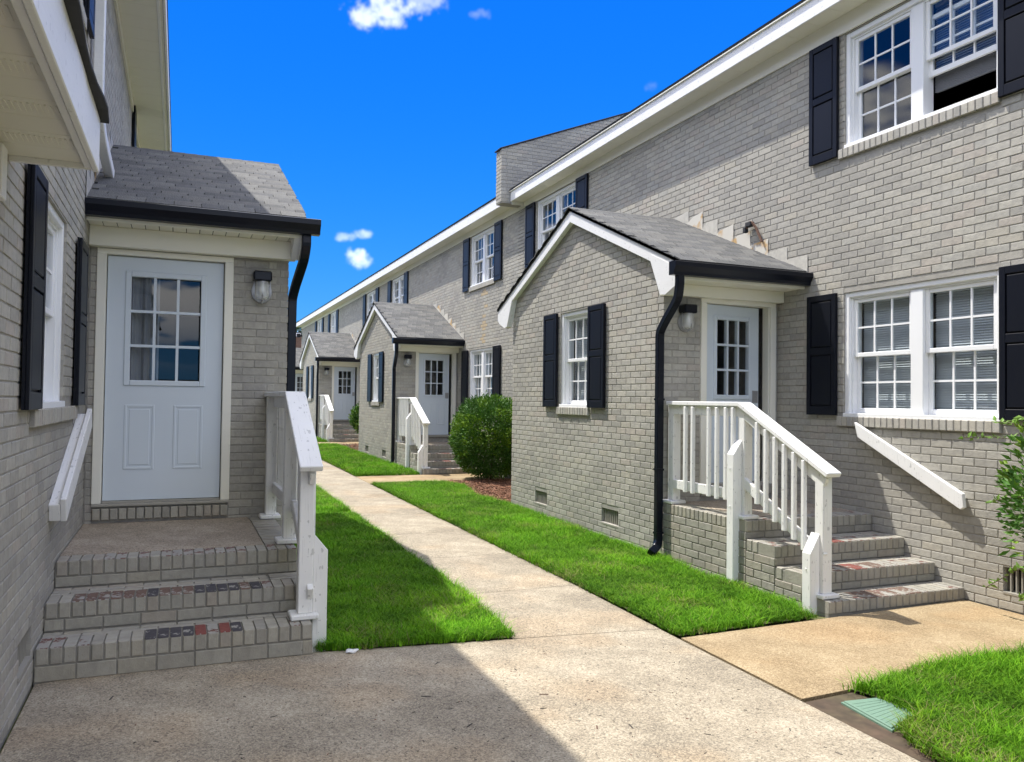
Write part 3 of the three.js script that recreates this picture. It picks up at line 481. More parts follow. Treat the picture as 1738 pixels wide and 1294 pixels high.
{
  const W1 = [4.86, 6.0, 1.5, 2.7], W2 = [5.35, 6.45, 4.3, 5.5], W3 = [12.95, 14, 4.3, 5.5], VT = [4.6, 4.98, 0.17, 0.35];
  mesh('wall', [poly(fL, [[-8, -0.2], [30, -0.2], [30, 5.75], [-8, 5.75]], -0.25, -0.005, [W1, W2, W3, VT])], mortar, left);
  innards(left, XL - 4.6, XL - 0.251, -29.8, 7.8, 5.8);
  const L = []; lay(L, fL, -0.02, 5.62, full(-1.5, 15), [W1, W2, W3, VT, [7.55, 11.25, -1, 3.0], [4.72, 6.55, 1.4, 1.51], [5.3, 6.5, 4.2, 4.31]]);
  setBricks(left, L, 300);
  hungWindow(left, fL, ...W1, { cols: 3, curtain: true }); hungWindow(left, fL, ...W2, { cols: 3 }); hungWindow(left, fL, ...W3, { cols: 3, fine: false });
  for (const [a, b, c, d] of [[4.4, 4.82, 1.495, 2.69], [6.43, 6.88, 1.495, 2.69], [6.5, 6.88, 4.3, 5.5], [12.55, 12.92, 4.6, 5.7]]) shutter(left, fL, a, b, c, d);
  sillBricks(left, fL, 4.72, 6.55, 1.495, true); sillBricks(left, fL, 5.3, 6.5, 4.295, true);
  vent(left, fL, ...VT);
  const xo = -0.215;
  mesh('frieze', [fb(fL, -8, 30, 5.6, 5.74, 0, 0.022)], cream, left);
  for (let z = -16; z < -2; z += 0.305) mesh('soffit_panel', [bx(XL + 0.023, xo - 0.03, 5.71, 5.722, z + 0.002, z + 0.303, 0.003)], cream, left);
  mesh('soffit', [bx(XL + 0.023, xo - 0.03, 5.71, 5.722, -1.9, 8), bx(XL + 0.023, xo - 0.03, 5.71, 5.722, -30, -16.01)], cream, left);
  mesh('fascia', [bx(xo - 0.027, xo, 5.695, 5.895, -30, 8, 0.004), bx(xo - 0.09, xo - 0.06, 5.7, 5.715, -30, 8, 0.003)], white, left);
  mesh('roof', [beam(V(-2.4, 5.905 + 0.39 * 2.19, -30), V(-2.4, 5.905 + 0.39 * 2.19, 8), 4.7, 0.03, V(1, -0.39, 0), 0)], roofEdge, left);
  mesh('downspout', [sweep([...curve([V(-0.6, 3.5, -7.8), V(-0.61, 3.56, -7.62), V(-0.63, 3.68, -7.35), V(-0.64, 3.85, -7.15), V(-0.64, 4.1, -7.1)], 14), V(-0.64, 5.7, -7.1)], V(1, 0, 0), 0.075, 0.1)], white, left);
  // shallow canopy over the wall close to the camera
  const C = sub('canopy', left), ze = -4.03;
  for (let z = ze + 0.02; z < 0.6; z += 0.2) { const vented = Math.round((z - ze) / 0.2) % 2; mesh('soffit_panel', [bx(XL, -0.385, 2.6, 2.612, z + 0.002, z + 0.198, 0.002), ...(vented ? Array.from({ length: 14 }, (_, k) => bx(-0.43 - k * 0.018, -0.424 - k * 0.018, 2.5965, 2.6, z + 0.05, z + 0.15)) : [])], cream, C); }
  mesh('fascia', [beam(V(-0.366, 2.69, ze), V(-0.366, 2.60, 0.8), 0.026, 0.24, V(1, 0, 0), 0.004), beam(V(-0.395, 2.59, ze), V(-0.395, 2.5, 0.8), 0.03, 0.02, V(1, 0, 0), 0.003)], white, C);
  mesh('end_board', [bx(XL, -0.38, 2.575, 2.82, ze - 0.001, ze + 0.018, 0.003), bx(XL, XL + 0.03, 2.36, 2.575, ze + 0.2, ze + 0.3, 0.004)], white, C);
  mesh('roofing', [beam(V(-0.53, 2.915, ze - 0.02), V(-0.53, 2.825, 0.8), 0.37, 0.02, V(1, -0.42, 0), 0)], roofEdge, C);
  const wav = []; for (let k = 0; k <= 26; k++) { const z = mix(ze - 0.04, 0.6, k / 26); wav.push(V(-0.345 + 0.01 * Math.sin(k * 1.1), 2.815 - (z - ze) * 0.019 + 0.008 * Math.sin(k * 1.7), z)); }
  mesh('drip_edge', [sweep(wav, V(1, 0, 0), 0.05, 0.014)], roofEdge, C);
}

// ───────────── gabled brick entry porches ─────────────
function porch(p) {
  const { s, XW, P, zc, L, yr, ye, zeH, fz0, fz1, fine } = p, xg = XW - s * P, t = thing('brick_porch', p.label, 'entry porch', V((XW + xg) / 2, 0, zc), 'gabled brick entry porches');
  const fG = s > 0 ? frameOf(V(xg, 0, 0), V(0, 0, 1), V(-1, 0, 0)) : frameOf(V(xg, 0, 0), V(0, 0, -1), V(1, 0, 0)), U = (z) => (s > 0 ? z : -z), zl = zc + L, fD = frameOf(V(0, 0, zl), V(1, 0, 0), V(0, 0, 1));
  const slope = (yr - ye) / zeH, under = (z) => yr - 0.04 - slope * Math.abs(z - zc), UR = (a, b) => (s > 0 ? [a, b] : [-b, -a]);
  const win = s > 0 ? [zc - 0.4, zc + 0.39, 1.5, 2.69] : null, vents = s > 0 ? [[zc - 1.13, zc - 0.75, 0.19, 0.36], [zc + 0.73, zc + 1.11, 0.19, 0.36]] : [];
  const yw = Math.min(under(zl - 0.03), fz1 + 0.2);
  const d = p.door, dh = [d[0] - 0.07, d[1] + 0.07, -1, d[3] + 0.05], xa = Math.min(XW, xg), xb = Math.max(XW, xg);
  const gp = [[zc - L + 0.03, -0.2], [zl - 0.03, -0.2], [zl - 0.03, yw], [zc, under(zc)], [zc - L + 0.03, yw]].map(([z, y]) => [U(z), y]); if (s < 0) gp.reverse();
  mesh('wall', [poly(fG, gp, -0.2, -0.005, [...(win ? [win] : []), ...vents]), poly(fD, [[xa + (s < 0 ? 0.002 : 0.012), -0.2], [xb - (s < 0 ? 0.012 : 0.002), -0.2], [xb - (s < 0 ? 0.012 : 0.002), fz1 + 0.1], [xa + (s < 0 ? 0.002 : 0.012), fz1 + 0.1]], -0.18, -0.005, [[d[0] - 0.06, d[1] + 0.06, d[2] - 0.05, d[3] + 0.05]]), bx(xa + 0.02, xb - 0.02, -0.2, fz1 + 0.1, zc - L, zc - L + 0.18)], mortar, t);
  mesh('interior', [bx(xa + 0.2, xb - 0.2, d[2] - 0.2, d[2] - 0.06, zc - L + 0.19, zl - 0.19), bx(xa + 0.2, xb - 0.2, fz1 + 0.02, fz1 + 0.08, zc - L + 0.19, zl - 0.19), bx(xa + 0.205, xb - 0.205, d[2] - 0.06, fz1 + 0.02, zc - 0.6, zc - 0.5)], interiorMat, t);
  const B = [];
  lay(B, fG, p.base || 0, yr, (v, c) => { const hz = Math.min(L, (yr - 0.1 - v) / slope), z0 = zc - hz, z1 = hz < L - 0.001 ? zc + hz : zl - (c & 1 ? 0.1 + JT : 0); return UR(z0, z1); }, [...(win ? [win, [win[0] - 0.05, win[1] + 0.03, win[2] - 0.105, win[2] + 0.005]] : []), ...vents]);
  lay(B, fD, p.base || 0, fz0 + 0.02, (v, c) => (s > 0 ? [xg + (c & 1 ? 0 : 0.1 + JT), XW - 0.012] : [XW + 0.012, xg - (c & 1 ? 0 : 0.1 + JT)]), [dh, ...(p.landing ? [[xa - 1, xb + 1, -1, p.landing - 0.05]] : [])]);
  setBricks(t, B, p.parts);
  if (win) {
    hungWindow(t, fG, ...win, { cols: 3, fine, blind: fine ? 'full' : undefined });
    shutter(t, fG, win[0] - 0.43, win[0] - 0.04, 1.495, 2.695, fine); shutter(t, fG, win[1] + 0.03, win[1] + 0.42, 1.495, 2.695, fine);
    sillBricks(t, fG, win[0] - 0.05, win[1] + 0.03, 1.497, fine); vents.forEach((v) => vent(t, fG, ...v));
  }
  door(t, fD, ...d, p.doorOpt || {});
  // eave: frieze box, soffit boards, fascia
  const ed = zeH - L, x0 = s > 0 ? xg - 0.05 : XW + 0.002, x1 = s > 0 ? XW - 0.002 : xg + 0.05;
  mesh('frieze', [fb(fD, x0, x1, fz0, fz1, 0, 0.1, 0.004)], cream, t);
  if (fine) for (let x = x0; x < x1 - 0.01; x += 0.104) mesh('soffit_board', [fb(fD, x + 0.003, Math.min(x + 0.101, x1), fz1 + 0.001, fz1 + 0.013, 0.0, ed - 0.04, 0.003)], cream, t);
  else mesh('soffit', [fb(fD, x0, x1, fz1 + 0.001, fz1 + 0.013, 0, ed - 0.04)], cream, t);
  mesh('soffit_backing', [fb(fD, x0, x1, fz1 + 0.016, fz1 + 0.03, 0, ed - 0.04)], roofEdge, t);
  mesh('fascia', [fb(fD, x0, x1, fz1 - 0.008, ye - 0.035, ed - 0.039, ed - 0.015, 0.003)], cream, t);
  // roof: deck, shingles, ridge caps
  const rx0 = s > 0 ? xg - 0.095 : XW + 0.002, rx1 = s > 0 ? XW - 0.002 : xg + 0.095;
  const roof = sub('roof', t);
  { const sh = new THREE.Shape([[zc - zeH, ye], [zc, yr], [zc + zeH, ye], [zc + zeH, ye - 0.03], [zc, yr - 0.033], [zc - zeH, ye - 0.03]].map((q) => new THREE.Vector2(...q))); mesh('deck', [new THREE.ExtrudeGeometry(sh, { depth: rx1 - rx0, bevelEnabled: false }).applyMatrix4(new THREE.Matrix4().makeBasis(V(0, 0, 1), V(0, 1, 0), V(-1, 0, 0)).setPosition(rx1, 0, 0))], roofEdge, roof); }
  const th = Math.atan(slope), len = Math.hypot(zeH, yr - ye), ex = 0.118, tabs = [];
  for (const f of [1, -1]) {
    const v = V(0, Math.sin(th), -f * Math.cos(th)), u = V(f, 0, 0), n = u.clone().cross(v), o = V(0, ye, zc + f * zeH);
    for (let r = 0; r * ex < len - 0.02; r++) for (let x = rx0 + (r & 1 ? -0.105 : 0) + (r % 3) * 0.03; x < rx1; x += 0.21) {
      const a = Math.max(x + 0.003, rx0 - 0.008), b = Math.min(x + 0.207, rx1 + (s > 0 ? 0 : 0.008)); if (b - a < 0.03) continue;
      const l = Math.min(0.132, len - r * ex), c = o.clone().addScaledVector(v, r * ex + l / 2 - 0.012).addScaledVector(n, 0.0055 + 0.0015 + rr(0, 0.003)); c.x = (a + b) / 2;
      const m = new THREE.Matrix4().makeBasis(u, v, n).setPosition(c).multiply(new THREE.Matrix4().makeRotationX(0.05)).multiply(new THREE.Matrix4().makeScale((b - a) / 0.21, l / 0.132, 1));
      const [X, Y, Z] = project(c); tabs.push({ m, k: Math.floor(R() * 5), size: Z > 0 && X > 0 && X < 1738 && Y > 0 && EYE.clone().sub(c).dot(n) > 0 ? 1 / Z : 0 });
    }
  }
  tabs.sort((a, b) => b.size - a.size);
  let k = 0; const most = p.parts ? 300 : 0;
  for (; k < most && k < tabs.length && tabs[k].size > 0; k++) { const o = mesh('shingle', tabG, shingleMats[tabs[k].k], roof); tabs[k].m.decompose(o.position, o.quaternion, o.scale); }
  if (k < tabs.length) { const im = new THREE.InstancedMesh(tabG, shingleInst, tabs.length - k); im.name = 'shingles'; im.userData.kind = 'stuff'; im.castShadow = im.receiveShadow = true; for (let i = k; i < tabs.length; i++) { im.setMatrixAt(i - k, tabs[i].m); im.setColorAt(i - k, shTone[tabs[i].k]); } roof.add(im); }
  mesh('ridge_cap', merged((G) => { for (let x = rx0 - 0.008; x < rx1 - 0.02; x += ex) for (const f of [1, -1]) G.push(new THREE.BoxGeometry(ex * 1.12, 0.006, 0.13).rotateZ(0.03).translate(0, 0, f * 0.064).rotateX(f * th).translate(Math.min(x + ex / 2, rx1 - ex / 2), yr + 0.013, zc)); }), shingleMats[1], roof);
  // rake boards with boxed ends
  for (const f of [1, -1]) {
    const e = zc + f * (zeH - 0.012), top = (z) => under(z) + 0.005, q = [[zc, top(zc)], [e, top(e)], [e, top(e) - 0.12], [zc, top(zc) - 0.135]].map(([z, y]) => [U(z), y]);
    const q2 = [[zc, top(zc) - 0.002], [e - f * 0.004, top(e) - 0.002], [e - f * 0.004, top(e) - 0.1], [zc, top(zc) - 0.115]].map(([z, y]) => [U(z), y]);
    const w = zc + f * L, ch = [[w - f * 0.13, top(w - f * 0.13) - 0.12], [w + f * 0.05, fz0 + 0.005], [w + f * 0.14, fz0 - 0.01], [w + f * (zeH - L - 0.08), fz1 - 0.05], [e, fz1 + 0.0], [e, top(e) - 0.05], [w - f * 0.13, top(w - f * 0.13) - 0.05]].map(([z, y]) => [U(z), y]);
    mesh('rake_board', [poly(fG, q, 0.055, 0.08), poly(fG, q2, 0.0, 0.054)], white, t);
    mesh('eave_return', [poly(fG, ch, 0.0545, 0.0825), poly(fG, ch.map(([a, b]) => [mix(a, U(w), 0.03), mix(b, fz1, 0.02)]), 0.001, 0.0535)], white, t);
    mesh('gable_drip_edge', [beam(V(xg - s * 0.085, top(zc) + 0.018, zc), V(xg - s * 0.085, top(e) + 0.018, e), 0.02, 0.03, V(1, 0, 0), 0)], roofEdge, t);
  }
  // gutter and downspout
  const gx0 = s > 0 ? xg - 0.21 : XW + 0.006, gx1 = s > 0 ? XW - 0.006 : xg + 0.2, gb = p.gutter, gn = ed - 0.012;
  { const prof = [[0, 0], [0.075, 0], [0.082, 0.03], [0.098, 0.055], [0.114, 0.08], [0.114, 0.122], [0.1, 0.128], [0.097, 0.115], [0.105, 0.112], [0.105, 0.085], [0.07, 0.02], [0.008, 0.02], [0.008, 0.128], [0, 0.128]];
    const mk = (pts, d) => new THREE.ExtrudeGeometry(new THREE.Shape(pts.map((q) => new THREE.Vector2(...q))), { depth: d, bevelEnabled: false });
    const bas = new THREE.Matrix4().makeBasis(V(0, 0, 1), V(0, 1, 0), V(-1, 0, 0));
    mesh('gutter', [mk(prof, gx1 - gx0).applyMatrix4(bas.clone().setPosition(gx1, gb, zl + gn)), mk(prof.slice(0, 7).concat([[0, 0.128]]), 0.004).applyMatrix4(bas.clone().setPosition(gx1 + 0.004, gb, zl + gn)), mk(prof.slice(0, 7).concat([[0, 0.128]]), 0.004).applyMatrix4(bas.clone().setPosition(gx0, gb, zl + gn))], blackMetal, t); }
  mesh('downspout', [sweep(p.spout, V(1, 0, 0), 0.075, 0.06), ...p.spout.filter((q, i) => i && p.clips && Math.abs(q.x - p.spout[i - 1].x) < 1e-6 && Math.abs(q.z - p.spout[i - 1].z) < 1e-6).map((q) => bx(q.x - 0.042, q.x + 0.042, q.y - 0.01, q.y + 0.01, q.z - 0.034, q.z + 0.034))], blackMetal, t);
  // stepped flashing where the roof meets the main wall
  for (const f of s > 0 ? [1] : [1]) for (let i = 0; i < 8; i++) {
    const z0 = zc + f * (0.03 + i * 0.3), z1 = z0 + f * 0.295, yt = Math.round((yr - slope * Math.abs(z0 - zc) + 0.085) / CH) * CH + rr(-0.008, 0.008), fm = s > 0 ? fR : fL, u = (z) => (s > 0 ? z : -z);
    const q = [[z0 - f * 0.02, yr - slope * Math.abs(z0 - zc) - 0.03], [z1, yr - slope * Math.abs(z1 - zc) - 0.03], [z1, yt + rr(-0.01, 0.01)], [z0 + f * rr(0.0, 0.1), yt - rr(0, 0.03)], [z0 - f * 0.02, yr - slope * Math.abs(z0 - zc) + 0.04]].map(([z, y]) => [u(z), y]);
    mesh('flashing', [poly(fm, q, 0.004 + (i % 2) * 0.002, 0.0055 + (i % 2) * 0.002)], i === 1 || i === 3 || i === 4 || i === 5 ? rust : flashMat, t);
  }
  return t;
}
const tabG = triUV(new THREE.BoxGeometry(0.21, 0.132, 0.009).toNonIndexed());
const spoutR = (dz) => [...curve([V(4.38, 2.80, -6.44 + dz), V(4.38, 2.70, -6.44 + dz), V(4.395, 2.56, -6.5 + dz), V(4.425, 2.38, -6.74 + dz), V(4.44, 2.27, -6.86 + dz), V(4.445, 2.15, -6.875 + dz)], 20, 0.35), V(4.445, 1.6, -6.875 + dz), V(4.445, 0.9, -6.875 + dz), ...curve([V(4.445, 0.27, -6.875 + dz), V(4.44, 0.19, -6.87 + dz), V(4.40, 0.13, -6.84 + dz), V(4.31, 0.09, -6.79 + dz)], 10, 0.4)];
const PR = { s: 1, XW: XR, P: 1.443, L: 1.98, yr: 3.955, ye: 2.935, zeH: 2.40, fz0: 2.645, fz1: 2.762, gutter: 2.782, landing: 0.57 };
porch({ ...PR, zc: -8.87, fine: true, parts: 300, label: 'large brick entry porch nearest on the right, with black downspout and stepped flashing', door: [5.02, 5.83, 0.74, 2.6], doorOpt: { ajar: 0.10, plate: true, casing: 0.075 }, spout: spoutR(0), clips: true });
const p2 = porch({ ...PR, zc: -19.65, fine: false, parts: 0, base: 0.05, label: 'middle brick entry porch on the right, behind the big round shrub', door: [5.02, 5.83, 0.76, 2.62], doorOpt: { ajar: 0.10, plate: true, casing: 0.075, fine: false }, spout: spoutR(-10.78) });
const p3 = p2.clone(); p3.name = numbered('brick_porch'); p3.userData = { ...p2.userData, label: 'third brick entry porch along the right, far down the path behind a small shrub', base: V(0, 0, -10.78), moved: true }; p3.position.y = 0.06; scene.add(p3);
const p4 = p2.clone(); p4.name = numbered('brick_porch'); p4.userData = { ...p2.userData, label: 'farthest brick entry porch, a sliver beside the black downspout on the left', base: V(0, 0, -21.56), moved: true }; p4.position.y = 0.1; scene.add(p4);
porch({ s: -1, XW: XL, P: 1.588, zc: -9.4, L: 2.0, yr: 4.2, ye: 3.115, zeH: 2.36, fz0: 2.79, fz1: 2.95, gutter: 2.968, landing: 0.52, fine: true, parts: 300, label: 'shaded brick entry porch on the left with white half-glazed door and shingle roof', door: [-0.57, 0.343, 0.70, 2.735], doorOpt: { casing: 0.075, curtain: 0.4 },
  spout: [...curve([V(0.985, 2.985, -7.05), V(0.985, 2.88, -7.05), V(0.975, 2.76, -7.12), V(0.945, 2.58, -7.36), V(0.93, 2.47, -7.45), V(0.927, 2.36, -7.455)], 20, 0.35), V(0.927, 1.6, -7.455), V(0.927, 0.9, -7.455), ...curve([V(0.927, 0.25, -7.455), V(0.93, 0.16, -7.45), V(0.97, 0.09, -7.42), V(1.04, 0.05, -7.4)], 10)], clips: true });
lamp(4.748, 2.425, -6.89, 'black-capped jar wall lamp beside the nearest right-hand door');
const lp2 = lamp(4.748, 2.43, -17.67, 'small jar wall lamp beside the middle right-hand porch door');
const lp3 = lp2.clone(); lp3.name = numbered('wall_lamp'); lp3.userData = { ...lp2.userData, label: 'tiny jar wall lamp at the third porch door down the path', base: V(0, 0, -10.78), moved: true }; lp3.position.y = 0.06; scene.add(lp3);
lamp(0.655, 2.535, -7.4, 'black-capped jar wall lamp on shaded brick right of the left door');

// ───────────── brick stoops ─────────────
function rowStretch(list, F, u0, u1, v0, v1, ph) {
  const N = Math.max(1, Math.round((v1 - v0) / CH)), h = (v1 - v0) / N;
  for (let r = 0; r < N; r++) { const y0 = v0 + r * h + JT / 2, y1 = v0 + (r + 1) * h - JT / 2, p0 = u0 + ((r + ph) % 2 ? -0.1 : 0);
    for (let u = p0; u < u1; u += BL) { const a = Math.max(u0 + 0.002, u + JT / 2), b = Math.min(u1 - 0.002, u + BL - JT / 2); if (b - a < 0.03) continue;
      list.push({ m: F.m.clone().multiply(new THREE.Matrix4().makeTranslation((a + b) / 2, (y0 + y1) / 2, rr(-0.002, 0.0015))).multiply(new THREE.Matrix4().makeRotationZ(rr(-0.006, 0.006))).multiply(new THREE.Matrix4().makeScale((b - a) / BLEN, (y1 - y0) / BHT, 1)), n: F.n, w: b - a, tone: toneAt() }); } }
}
function stoop(label, s, XW, xo, zdoor, levels, y0, worn, parts, sill) {   // levels: [top, front z] from the landing down
  const xa = Math.min(XW, xo) + (s < 0 ? 0.004 : 0), xb = Math.max(XW, xo) - (s > 0 ? 0.004 : 0), t = thing('brick_steps', label, 'steps', V((xa + xb) / 2, y0, levels[0][1]), 'brick front steps'), B = [];
  const core = []; levels.forEach(([y, z], i) => { const zb = i ? levels[i - 1][1] - 0.02 : zdoor - 0.02; core.push(bx(xa + (s > 0 ? 0.008 : 0), xb - (s < 0 ? 0.008 : 0), y0 - 0.15 - i * 0.002, y - 0.012 - i * 0.0006, zb, z - 0.009)); });
  mesh('mortar_core', core, stepMortar, t);
  const pts = (G) => G;
  levels.forEach(([y, z], i) => {
    const below = i < levels.length - 1 ? levels[i + 1][0] : y0, F = frameOf(V(0, 0, z), V(1, 0, 0), V(0, 0, 1)), back = i ? levels[i - 1][1] : zdoor;
    rowlocks(t, F, xa + 0.003, xb - 0.003, y - 0.092, 'brick', 0, worn && ((f) => worn(i, f)), 0, stepMats);
    if (y - 0.098 - below > 0.03) rowStretch(B, F, xa, xb, below, y - 0.097, i);
    const FS = s > 0 ? frameOf(V(xo, 0, 0), V(0, 0, 1), V(-1, 0, 0)) : frameOf(V(xo, 0, 0), V(0, 0, -1), V(1, 0, 0)), SR = (a, b) => (s > 0 ? [a, b] : [-b, -a]);
    if (z - 0.205 - back > 0.05) rowlocks(t, FS, ...SR(back + 0.005, z - 0.207), y - 0.092, 'brick', 0, null, 0, stepMats);
    if (y - 0.098 - y0 > 0.03) { const [a, b] = SR(back + (i ? -0.0 : 0.0), z - 0.002); rowStretch(B, FS, a, b, y0 - 0.03, y - 0.097, i); }
    if (i && z - 0.205 - back > 0.03) { const d = z - 0.205 - back, FT = { m: new THREE.Matrix4().makeBasis(V(1, 0, 0), V(0, 0, -1), V(0, 1, 0)).setPosition(0, y - 0.003, 0), n: V(0, 1, 0) }; rowStretch(B, FT, s > 0 ? xa + 0.21 : xa, s < 0 ? xb - 0.21 : xb, -(z - 0.203), -(back + 0.003), i); }
  });
  setBricks(t, B, parts, stepMats);
  const [yl, zl] = levels[0]; mesh('landing_slab', [bx(xa + (s > 0 ? 0.208 : 0.0), xb - (s < 0 ? 0.208 : 0.0), yl - 0.05, yl + 0.001, zdoor, zl - 0.206, 0.003)], landingMat, t);
  if (sill) rowlocks(t, frameOf(V(0, 0, zdoor), V(1, 0, 0), V(0, 0, 1)), sill[0], sill[1], sill[2], 'brick', 0.028, null, 0, stepMats);
  return t;
}
const wornL = (i, f) => { const r = hash(Math.floor(f * 60), i, 77), q = hash(Math.floor(f * 60), i, 79); if (i === 2 && f > 0.36 && f < 0.72) return r < 0.5 ? bareRed : r < 0.9 ? bareDark : bareFleck; if (i === 1 && f > 0.33 && f < 0.8) return r < 0.8 ? bareDark : bareBrown; if (i === 1 && f > 0.08 && f < 0.33) return r < 0.6 ? bareBrown : bareFleck; if (i === 0 && f > 0.2 && f < 0.7 && r < 0.7) return bareFleck; return q < 0.3 ? bareFleck : null; };
const wornR = (i, f) => { const r = hash(Math.floor(f * 50), i, 78); if (i && f > 0.22 && f < 0.62) return r < 0.18 ? bareRed : r < 0.62 ? bareBrown : bareFleck; return r < 0.35 ? bareFleck : null; };
stoop('shaded brick steps on the left with bare red and black bricks showing through paint', -1, XL, 0.79, -7.4, [[0.52, -5.785], [0.355, -5.38], [0.188, -5.045]], 0.0, wornL, 220, [-0.64, 0.41, 0.548]);
stoop('sunlit brick steps to the nearest right-hand porch, beside the tan apron', 1, XR, 4.5, -6.89, [[0.565, -5.605], [0.41, -5.245], [0.25, -4.935], [0.097, -4.655]], 0.0, wornR, 260, [4.95, 5.92, 0.615]);
const st2 = stoop('brick steps to the middle right-hand porch, behind the big shrub', 1, XR, 4.5, -17.67, [[0.6, -16.38], [0.45, -16.02], [0.31, -15.71], [0.18, -15.43]], 0.08, wornR, 0, null);
const st3 = st2.clone(); st3.name = numbered('brick_steps'); st3.userData = { ...st2.userData, label: 'small distant brick steps to the third porch, half hidden by a shrub', base: V(0, 0, -10.78), moved: true }; st3.position.y = 0.07; scene.add(st3);

// ───────────── white timber handrails ─────────────
function railing(label, o) {                                  // o.X: side of the rail that faces away from the wall; o.s as for the porch
  const { s, X } = o, dx = (a) => X + s * a, t = thing('handrail', label, 'handrail', V(dx(0.05), 0, o.zKnee), 'white timber stair railings');
  const post = (z, y0, y1, w = 0.09) => bx(dx(0.035), dx(0.035 + w), y0, y1, z, z + 0.09, 0.005);
  for (const [z, y0, y1] of o.posts) mesh('post', [post(z, y0 + 0.034, y1)], railWhite, t);
  for (const [z, y0] of o.posts) mesh('base_plate', [bx(dx(0.0), dx(0.17), y0 + 0.002, y0 + 0.034, z - 0.04, z + 0.125, 0.006)], railWhite, t);
  const cx = dx(0.072), yk = o.yTop, th = 0.038;
  mesh('top_cap', [bx(cx - 0.07, cx + 0.07, yk - th, yk, o.zA, o.zKnee + 0.008, 0.005), beam(V(cx, yk - th / 2 - 0.002, o.zKnee), V(cx, o.yLow - th / 2, o.zLow), 0.141, th, V(1, 0, 0), 0.005)], railWhite, t);
  mesh('top_rail', [bx(dx(0.036), dx(0.074), yk - th - 0.09, yk - th - 0.002, o.zA, o.zKnee, 0.004), beam(V(dx(0.055), yk - th - 0.05, o.zKnee + 0.01), V(dx(0.055), o.yLow - th - 0.05, o.zLow - 0.06), 0.037, 0.085, V(1, 0, 0), 0.004)], railWhite, t);
  mesh('bottom_rail', [bx(dx(0.0355), dx(0.0735), o.yBot - 0.045, o.yBot + 0.045, o.zA, o.zKnee - 0.03, 0.004), beam(V(dx(0.055), o.ySlope0, o.zKnee - 0.03), V(dx(0.055), o.ySlope1, o.zLow - 0.08), 0.037, 0.088, V(1, 0, 0), 0.004)], railWhite, t);
  const capY = (z) => (z < o.zKnee ? yk : mix(yk, o.yLow, (z - o.zKnee) / (o.zLow - o.zKnee))), botY = (z) => (z < o.zKnee - 0.03 ? o.yBot : mix(o.ySlope0, o.ySlope1, (z - o.zKnee + 0.03) / (o.zLow - 0.05 - o.zKnee)));
  for (const z of o.bal) mesh('baluster', [bx(dx(0.0), dx(0.035), botY(z) - 0.055 + rr(-0.008, 0.008), capY(z) - th - 0.012, z - 0.0175, z + 0.0175, 0.004)], railWhite, t);
  for (const [z, y0, yt, drop] of o.braces) {                 // outer post with a slanted top, bolted to the newel
    const sh = new THREE.Shape([[dx(0.034), y0], [dx(-0.056), y0], [dx(-0.056), yt - drop], [dx(0.034), yt]].map((q) => new THREE.Vector2(...q)));
    mesh('brace_post', [new THREE.ExtrudeGeometry(sh, { depth: 0.082, bevelEnabled: true, bevelSize: 0.004, bevelThickness: 0.004, bevelSegments: 1, bevelOffset: -0.004 }).translate(0, 0, z + 0.004), ...[0.12, 0.45].map((q) => new THREE.CylinderGeometry(0.006, 0.006, 0.012, 8).rotateZ(Math.PI / 2).translate(dx(-0.058), yt - drop - q, z + 0.045))], railWhite, t);
  }
  return t;
}
railing('sunlit white handrail with two braced posts at the nearest right-hand steps', { s: 1, X: 4.497, zA: -6.84, zKnee: -5.72, zLow: -4.675, yTop: 1.582, yLow: 1.055, yBot: 0.765, ySlope0: 0.92, ySlope1: 0.40, posts: [[-6.845, 0.567, 1.545], [-5.76, 0.567, 1.545], [-4.835, 0.099, 1.06]], bal: [-6.52, -6.40, -6.15, -6.03, -5.90, -5.80, -5.48, -5.37, -5.26, -5.15, -5.04, -4.93], braces: [[-5.79, -0.1, 1.25, 0.125], [-4.87, -0.12, 0.585, 0.15]] });
railing('shaded white handrail along the outer edge of the left steps', { s: -1, X: 0.835, zA: -7.39, zKnee: -5.87, zLow: -5.05, yTop: 1.615, yLow: 1.15, yBot: 0.79, ySlope0: 0.79, ySlope1: 0.345, posts: [[-7.33, 0.522, 1.575], [-6.06, 0.522, 1.575], [-5.24, 0.19, 1.16]], bal: Array.from({ length: 20 }, (_, i) => -7.2 + i * 0.098).filter((z) => Math.abs(z + 6.02) > 0.07), braces: [[-5.25, -0.1, 0.72, 0.11]] });
const r2 = railing('white handrail at the middle right-hand porch, left of the big shrub', { s: 1, X: 4.497, zA: -17.62, zKnee: -16.5, zLow: -15.45, yTop: 1.61, yLow: 1.1, yBot: 0.82, ySlope0: 0.95, ySlope1: 0.47, posts: [[-17.62, 0.602, 1.57], [-16.54, 0.602, 1.57], [-15.6, 0.182, 1.1]], bal: [-17.3, -17.18, -17.05, -16.93, -16.81, -16.69, -16.3, -16.18, -16.06, -15.94, -15.82, -15.72], braces: [[-16.57, 0, 1.28, 0.125], [-15.64, 0, 0.66, 0.15]] });
const r3 = r2.clone(); r3.name = numbered('handrail'); r3.userData = { ...r2.userData, label: 'small distant white handrail at the third porch down the path', base: V(0, 0, -10.78), moved: true }; r3.position.y = 0.07; scene.add(r3);
